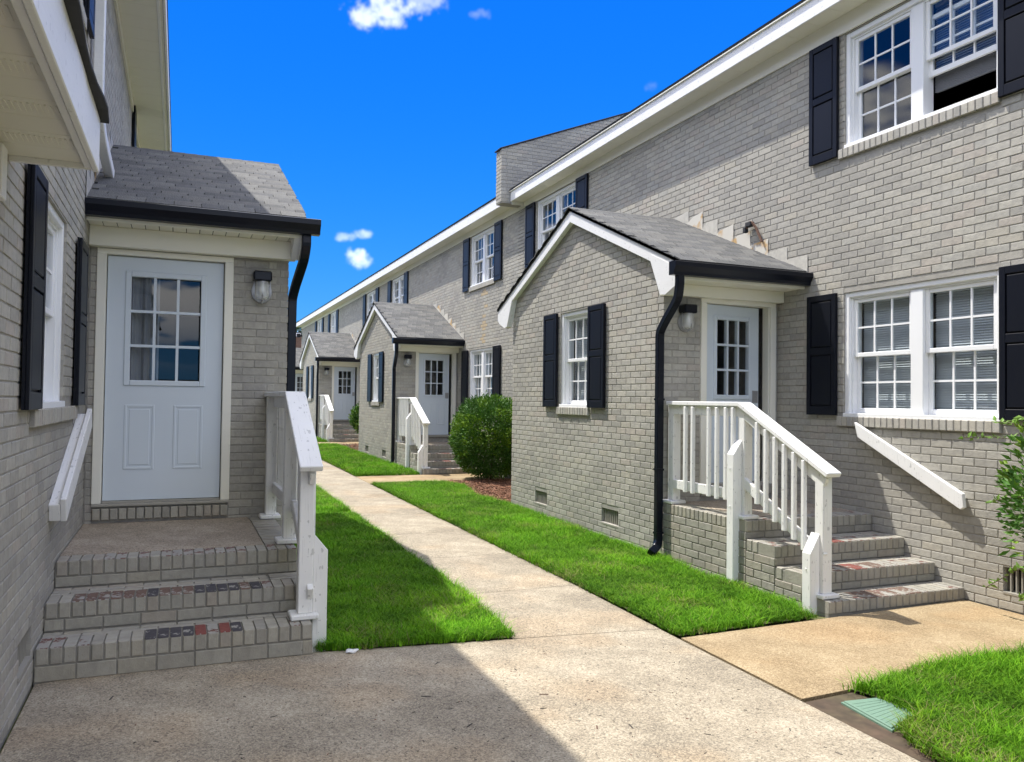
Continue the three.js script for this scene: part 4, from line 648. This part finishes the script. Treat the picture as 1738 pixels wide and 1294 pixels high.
{
  const t = thing('wall_rail', 'sunlit white board handrail slanting down brick wall under the right window', 'wall handrail', V(XR, 0, -5.2), 'slanting board handrails on the walls');
  const sh = new THREE.Shape([[-5.735, 1.405], [-5.70, 1.27], [-4.632, 0.735], [-4.60, 0.755], [-4.612, 0.862]].map((q) => new THREE.Vector2(...q)));
  mesh('board', [new THREE.ExtrudeGeometry(sh, { depth: 0.03, bevelEnabled: true, bevelSize: 0.004, bevelThickness: 0.004, bevelSegments: 1, bevelOffset: -0.004 }).applyMatrix4(new THREE.Matrix4().makeBasis(V(0, 0, 1), V(0, 1, 0), V(-1, 0, 0)).setPosition(XR - 0.062, 0, 0))], railWhite, t);
  mesh('backing_board', [beam(V(XR - 0.03, 1.27, -5.62), V(XR - 0.03, 0.79, -4.66), 0.054, 0.085, V(1, 0, 0), 0.004)], railWhite, t);
  const u = thing('wall_rail', 'shaded white board handrail slanting down the left wall beside the door', 'wall handrail', V(XL, 0, -6.1), 'slanting board handrails on the walls');
  mesh('board', [beam(V(XL + 0.078, 1.40, -6.88), V(XL + 0.078, 0.88, -5.47), 0.034, 0.15, V(1, 0, 0), 0.005)], railWhite, u);
  mesh('backing_board', [beam(V(XL + 0.03, 1.38, -6.83), V(XL + 0.03, 0.865, -5.475), 0.06, 0.11, V(1, 0, 0), 0.004)], railWhite, u);
}

// ───────────── lawns, shrubs, litter ─────────────
function inPoly(x, z, P) { let c = false; for (let i = 0, j = P.length - 1; i < P.length; j = i++) if ((P[i][1] > z) !== (P[j][1] > z) && x < (P[j][0] - P[i][0]) * (z - P[i][1]) / (P[j][1] - P[i][1]) + P[i][0]) c = !c; return c; }
function tuft(seed, blades, h, spread) {                      // a few bent blades
  const q = rng(seed), pos = [];
  for (let b = 0; b < blades; b++) {
    const a = q() * 6.283, r = spread * Math.sqrt(q()), x = r * Math.cos(a), z = r * Math.sin(a), d = q() * 6.283, H = h * (0.55 + 0.6 * q()), bend = H * (0.3 + 1.1 * q()), w = 0.0016 + 0.0016 * q();
    const cx = Math.cos(d), cz = Math.sin(d), px = -cz * w, pz = cx * w, P = (t, s) => [x + cx * bend * t * t + px * s * (1 - t * 0.85), H * t * (1 - 0.25 * t * bend / H), z + cz * bend * t * t + pz * s * (1 - t * 0.85)];
    const T = [0, 0.5, 1];
    for (let k = 0; k < 2; k++) { const A = P(T[k], -1), B = P(T[k], 1), C = P(T[k + 1], 1), D = P(T[k + 1], -1); pos.push(...A, ...B, ...C, ...A, ...C, ...D); }
  }
  const g = new THREE.BufferGeometry(); g.setAttribute('position', new THREE.Float32BufferAttribute(pos, 3)); g.computeVertexNormals(); return g;
}
const grassMat = new THREE.MeshPhysicalMaterial({ color: 0xffffff, roughness: 0.85, specularIntensity: 0.2, transmission: 0.22, thickness: 0, side: THREE.DoubleSide });
const tuftG = [tuft(5, 11, 0.05, 0.035), tuft(6, 9, 0.075, 0.04), tuft(7, 12, 0.04, 0.035)];
function lawn(label, P, density, hs, top = -0.02) {
  const xs = P.map((p) => p[0]), zs = P.map((p) => p[1]), x0 = Math.min(...xs), x1 = Math.max(...xs), z0 = Math.min(...zs), z1 = Math.max(...zs);
  const sh = new THREE.Shape(P.map(([x, z]) => new THREE.Vector2(x, -z))), g = new THREE.ShapeGeometry(sh).rotateX(-Math.PI / 2), p = g.attributes.position;
  for (let i = 0; i < p.count; i++) p.setY(i, gy(p.getZ(i)) + top);
  const so = mesh('lawn_soil', [g], soil); so.userData.kind = 'structure'; so.userData.label = 'dark soil under ' + label; so.userData.category = 'soil';
  const grp = new THREE.Group(); grp.name = numbered('grass'); tag(grp, label, 'grass', null, 'stuff'); scene.add(grp);
  const N = Math.round((x1 - x0) * (z1 - z0) * density), M = [[], [], []], C = [[], [], []], m = new THREE.Matrix4();
  for (let i = 0; i < N; i++) {
    const x = rr(x0, x1), z = rr(z0, z1); if (!inPoly(x + rr(-0.016, 0.016), z + rr(-0.016, 0.016), P)) continue;
    const a = fbm(x / 8 + 3, z / 8 + 20, 12, 4, 501), b = fbm(x / 8 + 3, z / 8 + 20, 40, 2, 511), w = fbm(x / 8 + 5, z / 8 + 21, 20, 3, 521); if (w < 0.45 && R() < (0.46 - w) * 3) continue; const k = Math.floor(R() * 3), s = hs * (0.6 + 0.75 * a + 0.25 * R()) * (0.8 + 0.4 * b);
    m.makeRotationY(R() * 6.283).scale(V(1.05, s, 1.05)).setPosition(x, gy(z) + top - 0.002, z); M[k].push(m.clone());
    const dry = R() < 0.05 + 0.5 * sst(0.56, 0.72, w) ? (R() < 0.35 ? 1 : 2) : 0, y = R(), l = 0.55 + 1.0 * a * b * 1.6 + 0.7 * (y - 0.4);
    C[k].push(dry === 1 ? lin(0.27, 0.26, 0.10) : dry ? lin(0.15 * l + 0.03, 0.31 * l + 0.03, 0.015) : lin((0.055 + 0.09 * y) * l, (0.205 + 0.10 * y) * l, (0.005 + 0.012 * y * y) * l));
  }
  M.forEach((L, k) => { const im = new THREE.InstancedMesh(tuftG[k], grassMat, L.length); im.name = 'blades_of_grass'; im.userData.kind = 'stuff'; L.forEach((q, i) => { im.setMatrixAt(i, q); im.setColorAt(i, C[k][i]); }); im.castShadow = im.receiveShadow = true; grp.add(im); });
}
const cut = -8.87 + 1.98;
lawn('sunlit green grass strip in front of the nearest right porch', [[3.15, -4.6], [4.37, -4.66], [4.44, -5.0], [4.47, -6.9], [4.47, -11.0], [4.35, -11.9], [4.6, -13.2], [4.4, -14.05], [3.17, -14.05], [3.16, -9], [3.165, -5.5]], 3100, 0.92, 0.0);
lawn('shaded grass between the left steps and the footpath', [[0.84, -5.09], [1.4, -5.025], [2.07, -4.95], [2.155, -6.2], [2.16, -14.5], [0.98, -14.5], [0.93, -7.6], [0.82, -7.3], [0.82, -5.3]], 3100, 0.88, 0.0);
lawn('bright grass corner at the lower right beside the utility box lid', [[3.46, -3.415], [4.3, -3.53], [5.85, -3.53], [5.85, -0.6], [3.04, -0.6], [3.13, -2.55], [3.23, -2.88], [3.5, -3.0], [3.5, -3.28]], 3300, 1.15, 0.0);
lawn('far grass strip in front of the middle right porch', [[3.17, -15.4], [4.45, -15.4], [4.46, -24.6], [3.17, -24.8]], 1100, 1.25, 0.0);
lawn('farthest grass strip by the third porch', [[3.17, -26.2], [4.46, -26.2], [4.46, -36.8], [3.17, -36.8]], 600, 1.4, 0.0);
lawn('far grass on the left of the footpath', [[-0.6, -14.5], [2.15, -14.5], [2.15, -34], [-0.6, -34]], 500, 1.4, 0.0);
{
  const mul = (label, P, n, seedZ) => {
    const sh = new THREE.Shape(P.map(([x, z]) => new THREE.Vector2(x, -z))), g = new THREE.ShapeGeometry(sh).rotateX(-Math.PI / 2), p = g.attributes.position; for (let i = 0; i < p.count; i++) p.setY(i, gy(p.getZ(i)) + 0.004);
    const so = mesh('mulch_bed', [g], dirt); so.userData = { kind: 'structure', label: 'soil under ' + label, category: 'soil' };
    const chip = cbox(0.05, 0.008, 0.014, 0.002), M = []; const xs = P.map((q) => q[0]), zs = P.map((q) => q[1]);
    while (M.length < n) { const x = rr(Math.min(...xs), Math.max(...xs)), z = rr(Math.min(...zs), Math.max(...zs)); if (inPoly(x, z, P)) M.push(new THREE.Matrix4().makeRotationFromEuler(new THREE.Euler(rr(-0.5, 0.5), rr(0, 6.28), rr(-0.5, 0.5))).scale(V(rr(0.6, 1.5), 1, rr(0.6, 1.6))).setPosition(x, gy(z) + rr(0.006, 0.03), z)); }
    const im = new THREE.InstancedMesh(prep(chip), std({ color: 0xffffff, roughness: 0.95 }), n); im.name = numbered('mulch'); tag(im, label, 'mulch', null, 'stuff'); im.castShadow = im.receiveShadow = true;
    M.forEach((m, i) => { im.setMatrixAt(i, m); const k = rr(0.6, 1.3); im.setColorAt(i, lin(0.25 * k, 0.125 * k, 0.075 * k)); }); scene.add(im);
  };
  mul('red-brown bark mulch around the big round shrub', [[4.5, -10.9], [5.9, -10.9], [5.9, -14.05], [4.4, -14.05], [4.62, -13.2], [4.37, -11.9]], 4200);
  mul('red-brown bark mulch around the small far shrub', [[4.5, -21.75], [5.9, -21.75], [5.9, -24.9], [4.5, -24.9]], 900);
}
function leafG(len, wid) {                                   // a leaf folded along its rib
  const P = [[0, 0, 0], [wid / 2, len * 0.4, 0.16 * wid], [0, len, -0.1 * len], [-wid / 2, len * 0.4, 0.16 * wid], [0, len * 0.5, 0]], pos = [];
  for (const t of [[0, 1, 4], [1, 2, 4], [2, 3, 4], [3, 0, 4]]) for (const i of t) pos.push(...P[i]);
  const g = new THREE.BufferGeometry(); g.setAttribute('position', new THREE.Float32BufferAttribute(pos, 3)); g.computeVertexNormals(); return g;
}
function clump(seed, n, len, wid, rad) { const q = rng(seed), G = []; for (let i = 0; i < n; i++) { const l = leafG(len * (0.7 + 0.6 * q()), wid * (0.8 + 0.4 * q())); l.rotateX(q() * 1.1 - 0.2).rotateY(q() * 6.283).rotateZ((q() - 0.5) * 1.6).translate((q() - 0.5) * rad, (q() - 0.5) * rad, (q() - 0.5) * rad); G.push(l); } return mergeGeometries(G.map((g) => { g.deleteAttribute('uv'); return g; })); }
const foliageMat = leafMat(1, 1, 1); foliageMat.side = THREE.DoubleSide;
function shrub(label, c, rad, count, seed, size, opt = {}) {
  const t = thing('shrub', label, 'shrub', V(c[0], gy(c[2]), c[2]), opt.group), q = rng(seed), G = [clump(seed, 7, size, size * 0.46, size * 2.2), clump(seed + 1, 6, size * 1.15, size * 0.48, size * 2.4)];
  const L = [[], []], C = [[], []], up = V(0, 1, 0);
  for (let i = 0; i < count; i++) {
    const d = V(q() * 2 - 1, q() * 2 - 1, q() * 2 - 1); if (d.length() > 1 || d.length() < 0.05) { i--; continue; } d.normalize();
    const lump = 0.85 + 0.22 * fbm(0.5 + Math.atan2(d.z, d.x) / 6.2832, 0.5 + d.y * 0.45, 7, 3, seed) + (d.y > 0.3 ? (q() < 0.12 ? 0.1 * q() : 0) : 0), r = lump * (1 - 0.34 * Math.pow(q(), 1.7));
    if (d.y < -0.6 && q() < 0.3) continue;
    const p = V(c[0] + d.x * rad[0] * r, c[1] + d.y * rad[1] * r, c[2] + d.z * rad[2] * r), qu = new THREE.Quaternion().setFromUnitVectors(up, d.clone().addScaledVector(up, 0.5).normalize()), k = q() < 0.5 ? 0 : 1, s = 0.75 + 0.5 * q();
    L[k].push(new THREE.Matrix4().compose(p, qu.multiply(new THREE.Quaternion().setFromAxisAngle(up, q() * 6.283)), V(s, s, s)));
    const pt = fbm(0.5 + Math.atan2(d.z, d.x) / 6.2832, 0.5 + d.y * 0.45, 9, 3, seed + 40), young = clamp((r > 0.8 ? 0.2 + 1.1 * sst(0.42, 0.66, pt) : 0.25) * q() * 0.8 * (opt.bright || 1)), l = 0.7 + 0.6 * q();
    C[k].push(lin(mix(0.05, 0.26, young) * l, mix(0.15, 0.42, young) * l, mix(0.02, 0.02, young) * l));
  }
  const fo = sub('foliage', t); fo.userData.kind = 'stuff';
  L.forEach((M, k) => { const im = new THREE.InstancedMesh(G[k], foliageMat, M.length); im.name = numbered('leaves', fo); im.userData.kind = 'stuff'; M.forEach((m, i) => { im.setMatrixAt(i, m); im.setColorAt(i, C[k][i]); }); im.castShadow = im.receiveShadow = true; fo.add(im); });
  const S = []; for (let k = 0; k < (opt.stems || 5); k++) { const a = q() * 6.28, b = V(c[0] + 0.06 * Math.cos(a), gy(c[2]) - 0.02, c[2] + 0.06 * Math.sin(a)), e = V(c[0] + rad[0] * 0.55 * Math.cos(a), c[1] + rad[1] * (0.1 + 0.4 * q()), c[2] + rad[2] * 0.55 * Math.sin(a)), m = b.clone().lerp(e, 0.5).add(V(-0.06 * Math.cos(a), 0.05, -0.06 * Math.sin(a))); S.push(new THREE.TubeGeometry(new THREE.CatmullRomCurve3([b, m, e]), 8, 0.016, 6)); }
  mesh('stem', S, bark, t); return t;
}
shrub('big round dark green shrub with bright top growth beside the nearest porch', [5.43, 0.88, -14.15], [0.71, 0.78, 0.98], 6800, 901, 0.044, { bright: 1.0, stems: 3 });
shrub('small round shrub before the third porch steps down the path', [5.55, 0.95, -25.0], [0.58, 0.52, 0.7], 1300, 902, 0.075, { bright: 0.9 });
const sr = shrub('leafy shrub with long pale sprigs at the right edge below the window', [5.52, 0.98, -3.55], [0.36, 0.55, 0.42], 330, 903, 0.05, { bright: 1.3 });
{
  const q = rng(77), S = [], Lm = [], Cc = [];
  for (const [a, e] of [[V(5.5, 1.25, -3.6), V(5.52, 1.33, -4.34)], [V(5.5, 1.3, -3.62), V(5.58, 1.46, -4.12)], [V(5.55, 0.9, -3.6), V(5.62, 0.86, -4.2)], [V(5.6, 0.55, -3.6), V(5.68, 0.2, -4.28)], [V(5.5, 1.3, -3.5), V(5.55, 1.5, -3.9)], [V(5.62, 0.4, -3.5), V(5.7, 0.17, -4.02)]]) {
    const cv = new THREE.CatmullRomCurve3([a, a.clone().lerp(e, 0.5).add(V(0, 0.05, 0)), e]); S.push(new THREE.TubeGeometry(cv, 10, 0.003, 5));
    for (let k = 0; k < 17; k++) { const p = cv.getPoint(0.15 + 0.85 * k / 16); for (const w of [-1, 1]) { Lm.push(new THREE.Matrix4().compose(p, new THREE.Quaternion().setFromEuler(new THREE.Euler(w * (0.9 + q() * 0.6), q() * 6.28, w * 0.8)), V(1, 1, 1).multiplyScalar(0.8 + 0.5 * q()))); const l = 0.8 + 0.5 * q(); Cc.push(lin(0.17 * l, 0.31 * l, 0.05 * l)); } }
  }
  mesh('sprig', S, bark, sr);
  const im = new THREE.InstancedMesh(leafG(0.05, 0.026), foliageMat, Lm.length); im.name = 'sprig_leaves'; im.userData.kind = 'stuff'; Lm.forEach((m, i) => { im.setMatrixAt(i, m); im.setColorAt(i, Cc[i]); }); im.castShadow = im.receiveShadow = true; sr.add(im);
}
{ // utility box lid in the ground
  const t = thing('utility_box', 'green plastic utility box lid set in the dirt by the lower right grass', 'utility box', V(3.38, 0, -3.12)), P = [[3.285, -3.297], [3.497, -3.272], [3.53, -3.03], [3.235, -2.93]];
  const pl = std({ color: lin(0.15, 0.25, 0.185), roughness: 0.6, bumpMap: brickBump, bumpScale: 0.002 }), ex = (pp, y0, d) => new THREE.ExtrudeGeometry(new THREE.Shape(pp.map(([x, z]) => new THREE.Vector2(x, -z))), { depth: d, bevelEnabled: true, bevelSize: 0.005, bevelThickness: 0.004, bevelSegments: 2 }).rotateX(-Math.PI / 2).translate(0, y0, 0);
  const c = [3.387, -3.13], grow = (k) => P.map(([x, z]) => [c[0] + (x - c[0]) * k, c[1] + (z - c[1]) * k]);
  mesh('rim', [ex(grow(1.0), -0.09, 0.08)], pl, t); mesh('lid', [ex(grow(0.93), -0.02, 0.018)], pl, t);
  mesh('rib', merged((G) => { for (let i = 1; i < 9; i++) { const g = grow(0.86), a = i / 9, A = [mix(g[0][0], g[3][0], a), mix(g[0][1], g[3][1], a)], B = [mix(g[1][0], g[2][0], a), mix(g[1][1], g[2][1], a)]; G.push(beam(V(A[0], 0.0025, A[1]), V(B[0], 0.0025, B[1]), 0.005, 0.0016, V(0, 0, 1), 0)); } }), pl, t);
  const sh = new THREE.Shape([[3.11, -3.39], [3.6, -3.42], [3.66, -3.1], [3.4, -2.85], [3.25, -2.6], [3.09, -2.3]].map(([x, z]) => new THREE.Vector2(x, -z))), g = new THREE.ShapeGeometry(sh).rotateX(-Math.PI / 2).translate(0, -0.018, 0);
  const so = mesh('bare_soil', [g], dirt); so.userData = { kind: 'structure', label: 'bare brown dirt around the green utility box lid', category: 'soil' };
}
{ // twigs, dry leaf bits and dark flecks on the near concrete
  const N = 420, im = new THREE.InstancedMesh(prep(cbox(0.02, 0.003, 0.005, 0.001)), std({ color: 0xffffff, roughness: 0.9 }), N), q = rng(5), m = new THREE.Matrix4();
  for (let i = 0; i < N; i++) { const z = -1.2 - 3.6 * Math.pow(q(), 0.8), x = mix(-0.5, 2.9, q()), s = q() < 0.08 ? 1.5 + 1.6 * q() : 0.3 + 0.6 * q(); m.makeRotationY(q() * 6.28).scale(V(s, 1, 0.5 + s * 0.4)).setPosition(x, 0.001, z); im.setMatrixAt(i, m); const k = 0.4 + q(); im.setColorAt(i, q() < 0.2 ? lin(0.16 * k, 0.07 * k, 0.045 * k) : lin(0.07 * k, 0.06 * k, 0.05 * k)); }
  im.name = 'ground_litter'; tag(im, 'dark twigs and dry leaf bits scattered on the near concrete', 'litter', null, 'stuff'); im.castShadow = im.receiveShadow = true; scene.add(im);
  const w = thing('paper_scrap', 'small crumpled white scrap lying at the edge of the left grass', 'litter', V(1.02, 0, -5.0)), g = new THREE.IcosahedronGeometry(0.035, 1), p = g.attributes.position;
  for (let i = 0; i < p.count; i++) { const h = hash(Math.round(p.getX(i) * 900), Math.round(p.getZ(i) * 900), Math.round(p.getY(i) * 900) + 3); p.setXYZ(i, p.getX(i) * (0.9 + 0.7 * h), p.getY(i) * 0.3 * (0.6 + h), p.getZ(i) * (0.7 + 0.5 * h)); }
  g.computeVertexNormals(); mesh('scrap', [g.translate(1.02, 0.009, -5.0)], white, w);
}

// ───────────── beyond the last porch ─────────────
{
  const h = thing('house', 'distant pale house with brown roof seen past the farthest porch', 'house', V(9, 0, -62)), x0 = 6.2, x1 = 14;
  mesh('wall', [bx(x0, x1, 0, 3.9, -66, -60)], cream, h);
  mesh('roof', [poly(frameOf(V(0, 0, -59.6), V(1, 0, 0), V(0, 0, 1)), [[x0 - 0.5, 3.85], [x1 + 0.5, 3.85], [x1 - 2.2, 6.0], [x0 + 1.2, 6.0]], -6.8, 0)], std({ color: lin(0.2, 0.115, 0.085), roughness: 0.95, map: shingleMap }), h);
  mesh('chimney', [bx(7.6, 8.3, 5.6, 6.4, -62, -61.4)], white, h);
  for (const [x, z, hh, r, sd] of [[7.2, -74, 7.4, 1.7, 31], [10.2, -78, 8.2, 2.2, 33]]) {
    const t = thing('tree', sd === 31 ? 'small far tree top just above the brown roof' : 'second far tree top showing right above the brown roof', 'tree', V(x, 0, z), 'far trees'), q = rng(sd), G = clump(sd, 8, 0.32, 0.2, 0.9), n = 420, im = new THREE.InstancedMesh(G, foliageMat, n), m = new THREE.Matrix4();
    for (let i = 0; i < n; i++) { const d = V(q() * 2 - 1, q() * 2 - 1, q() * 2 - 1).normalize().multiplyScalar(r * (0.5 + 0.5 * q())); m.makeRotationFromEuler(new THREE.Euler(q() * 6, q() * 6, q() * 6)).setPosition(x + d.x, hh - r * 0.9 + d.y * 1.1, z + d.z); im.setMatrixAt(i, m); const l = 0.7 + 0.6 * q(); im.setColorAt(i, lin(0.035 * l, 0.075 * l, 0.025 * l)); }
    im.name = 'crown'; im.userData.kind = 'stuff'; t.add(im);
    mesh('trunk', [new THREE.CylinderGeometry(0.12, 0.22, hh - r, 8).translate(x, (hh - r) / 2, z)], bark, t);
  }
}

// put every thing at its base
for (const t of things) { const b = t.userData.base; for (const c of t.children) c.position.sub(b); }
scene.traverse((o) => { if (o.userData.base) { const b = o.userData.base; if (o.userData.moved) { o.userData.pending = b; } else o.position.add(b); delete o.userData.base; } });
for (const [c, src] of [[p3, p2], [p4, p2], [lp3, lp2], [st3, st2], [r3, r2]]) {
  const sb = src.position.clone(), d = c.userData.pending; c.children.forEach((k, i) => k.position.copy(src.children[i].position)); c.position.set(sb.x + d.x, sb.y + c.position.y, sb.z + d.z); delete c.userData.pending; delete c.userData.moved;
}
renderer.render(scene, camera);
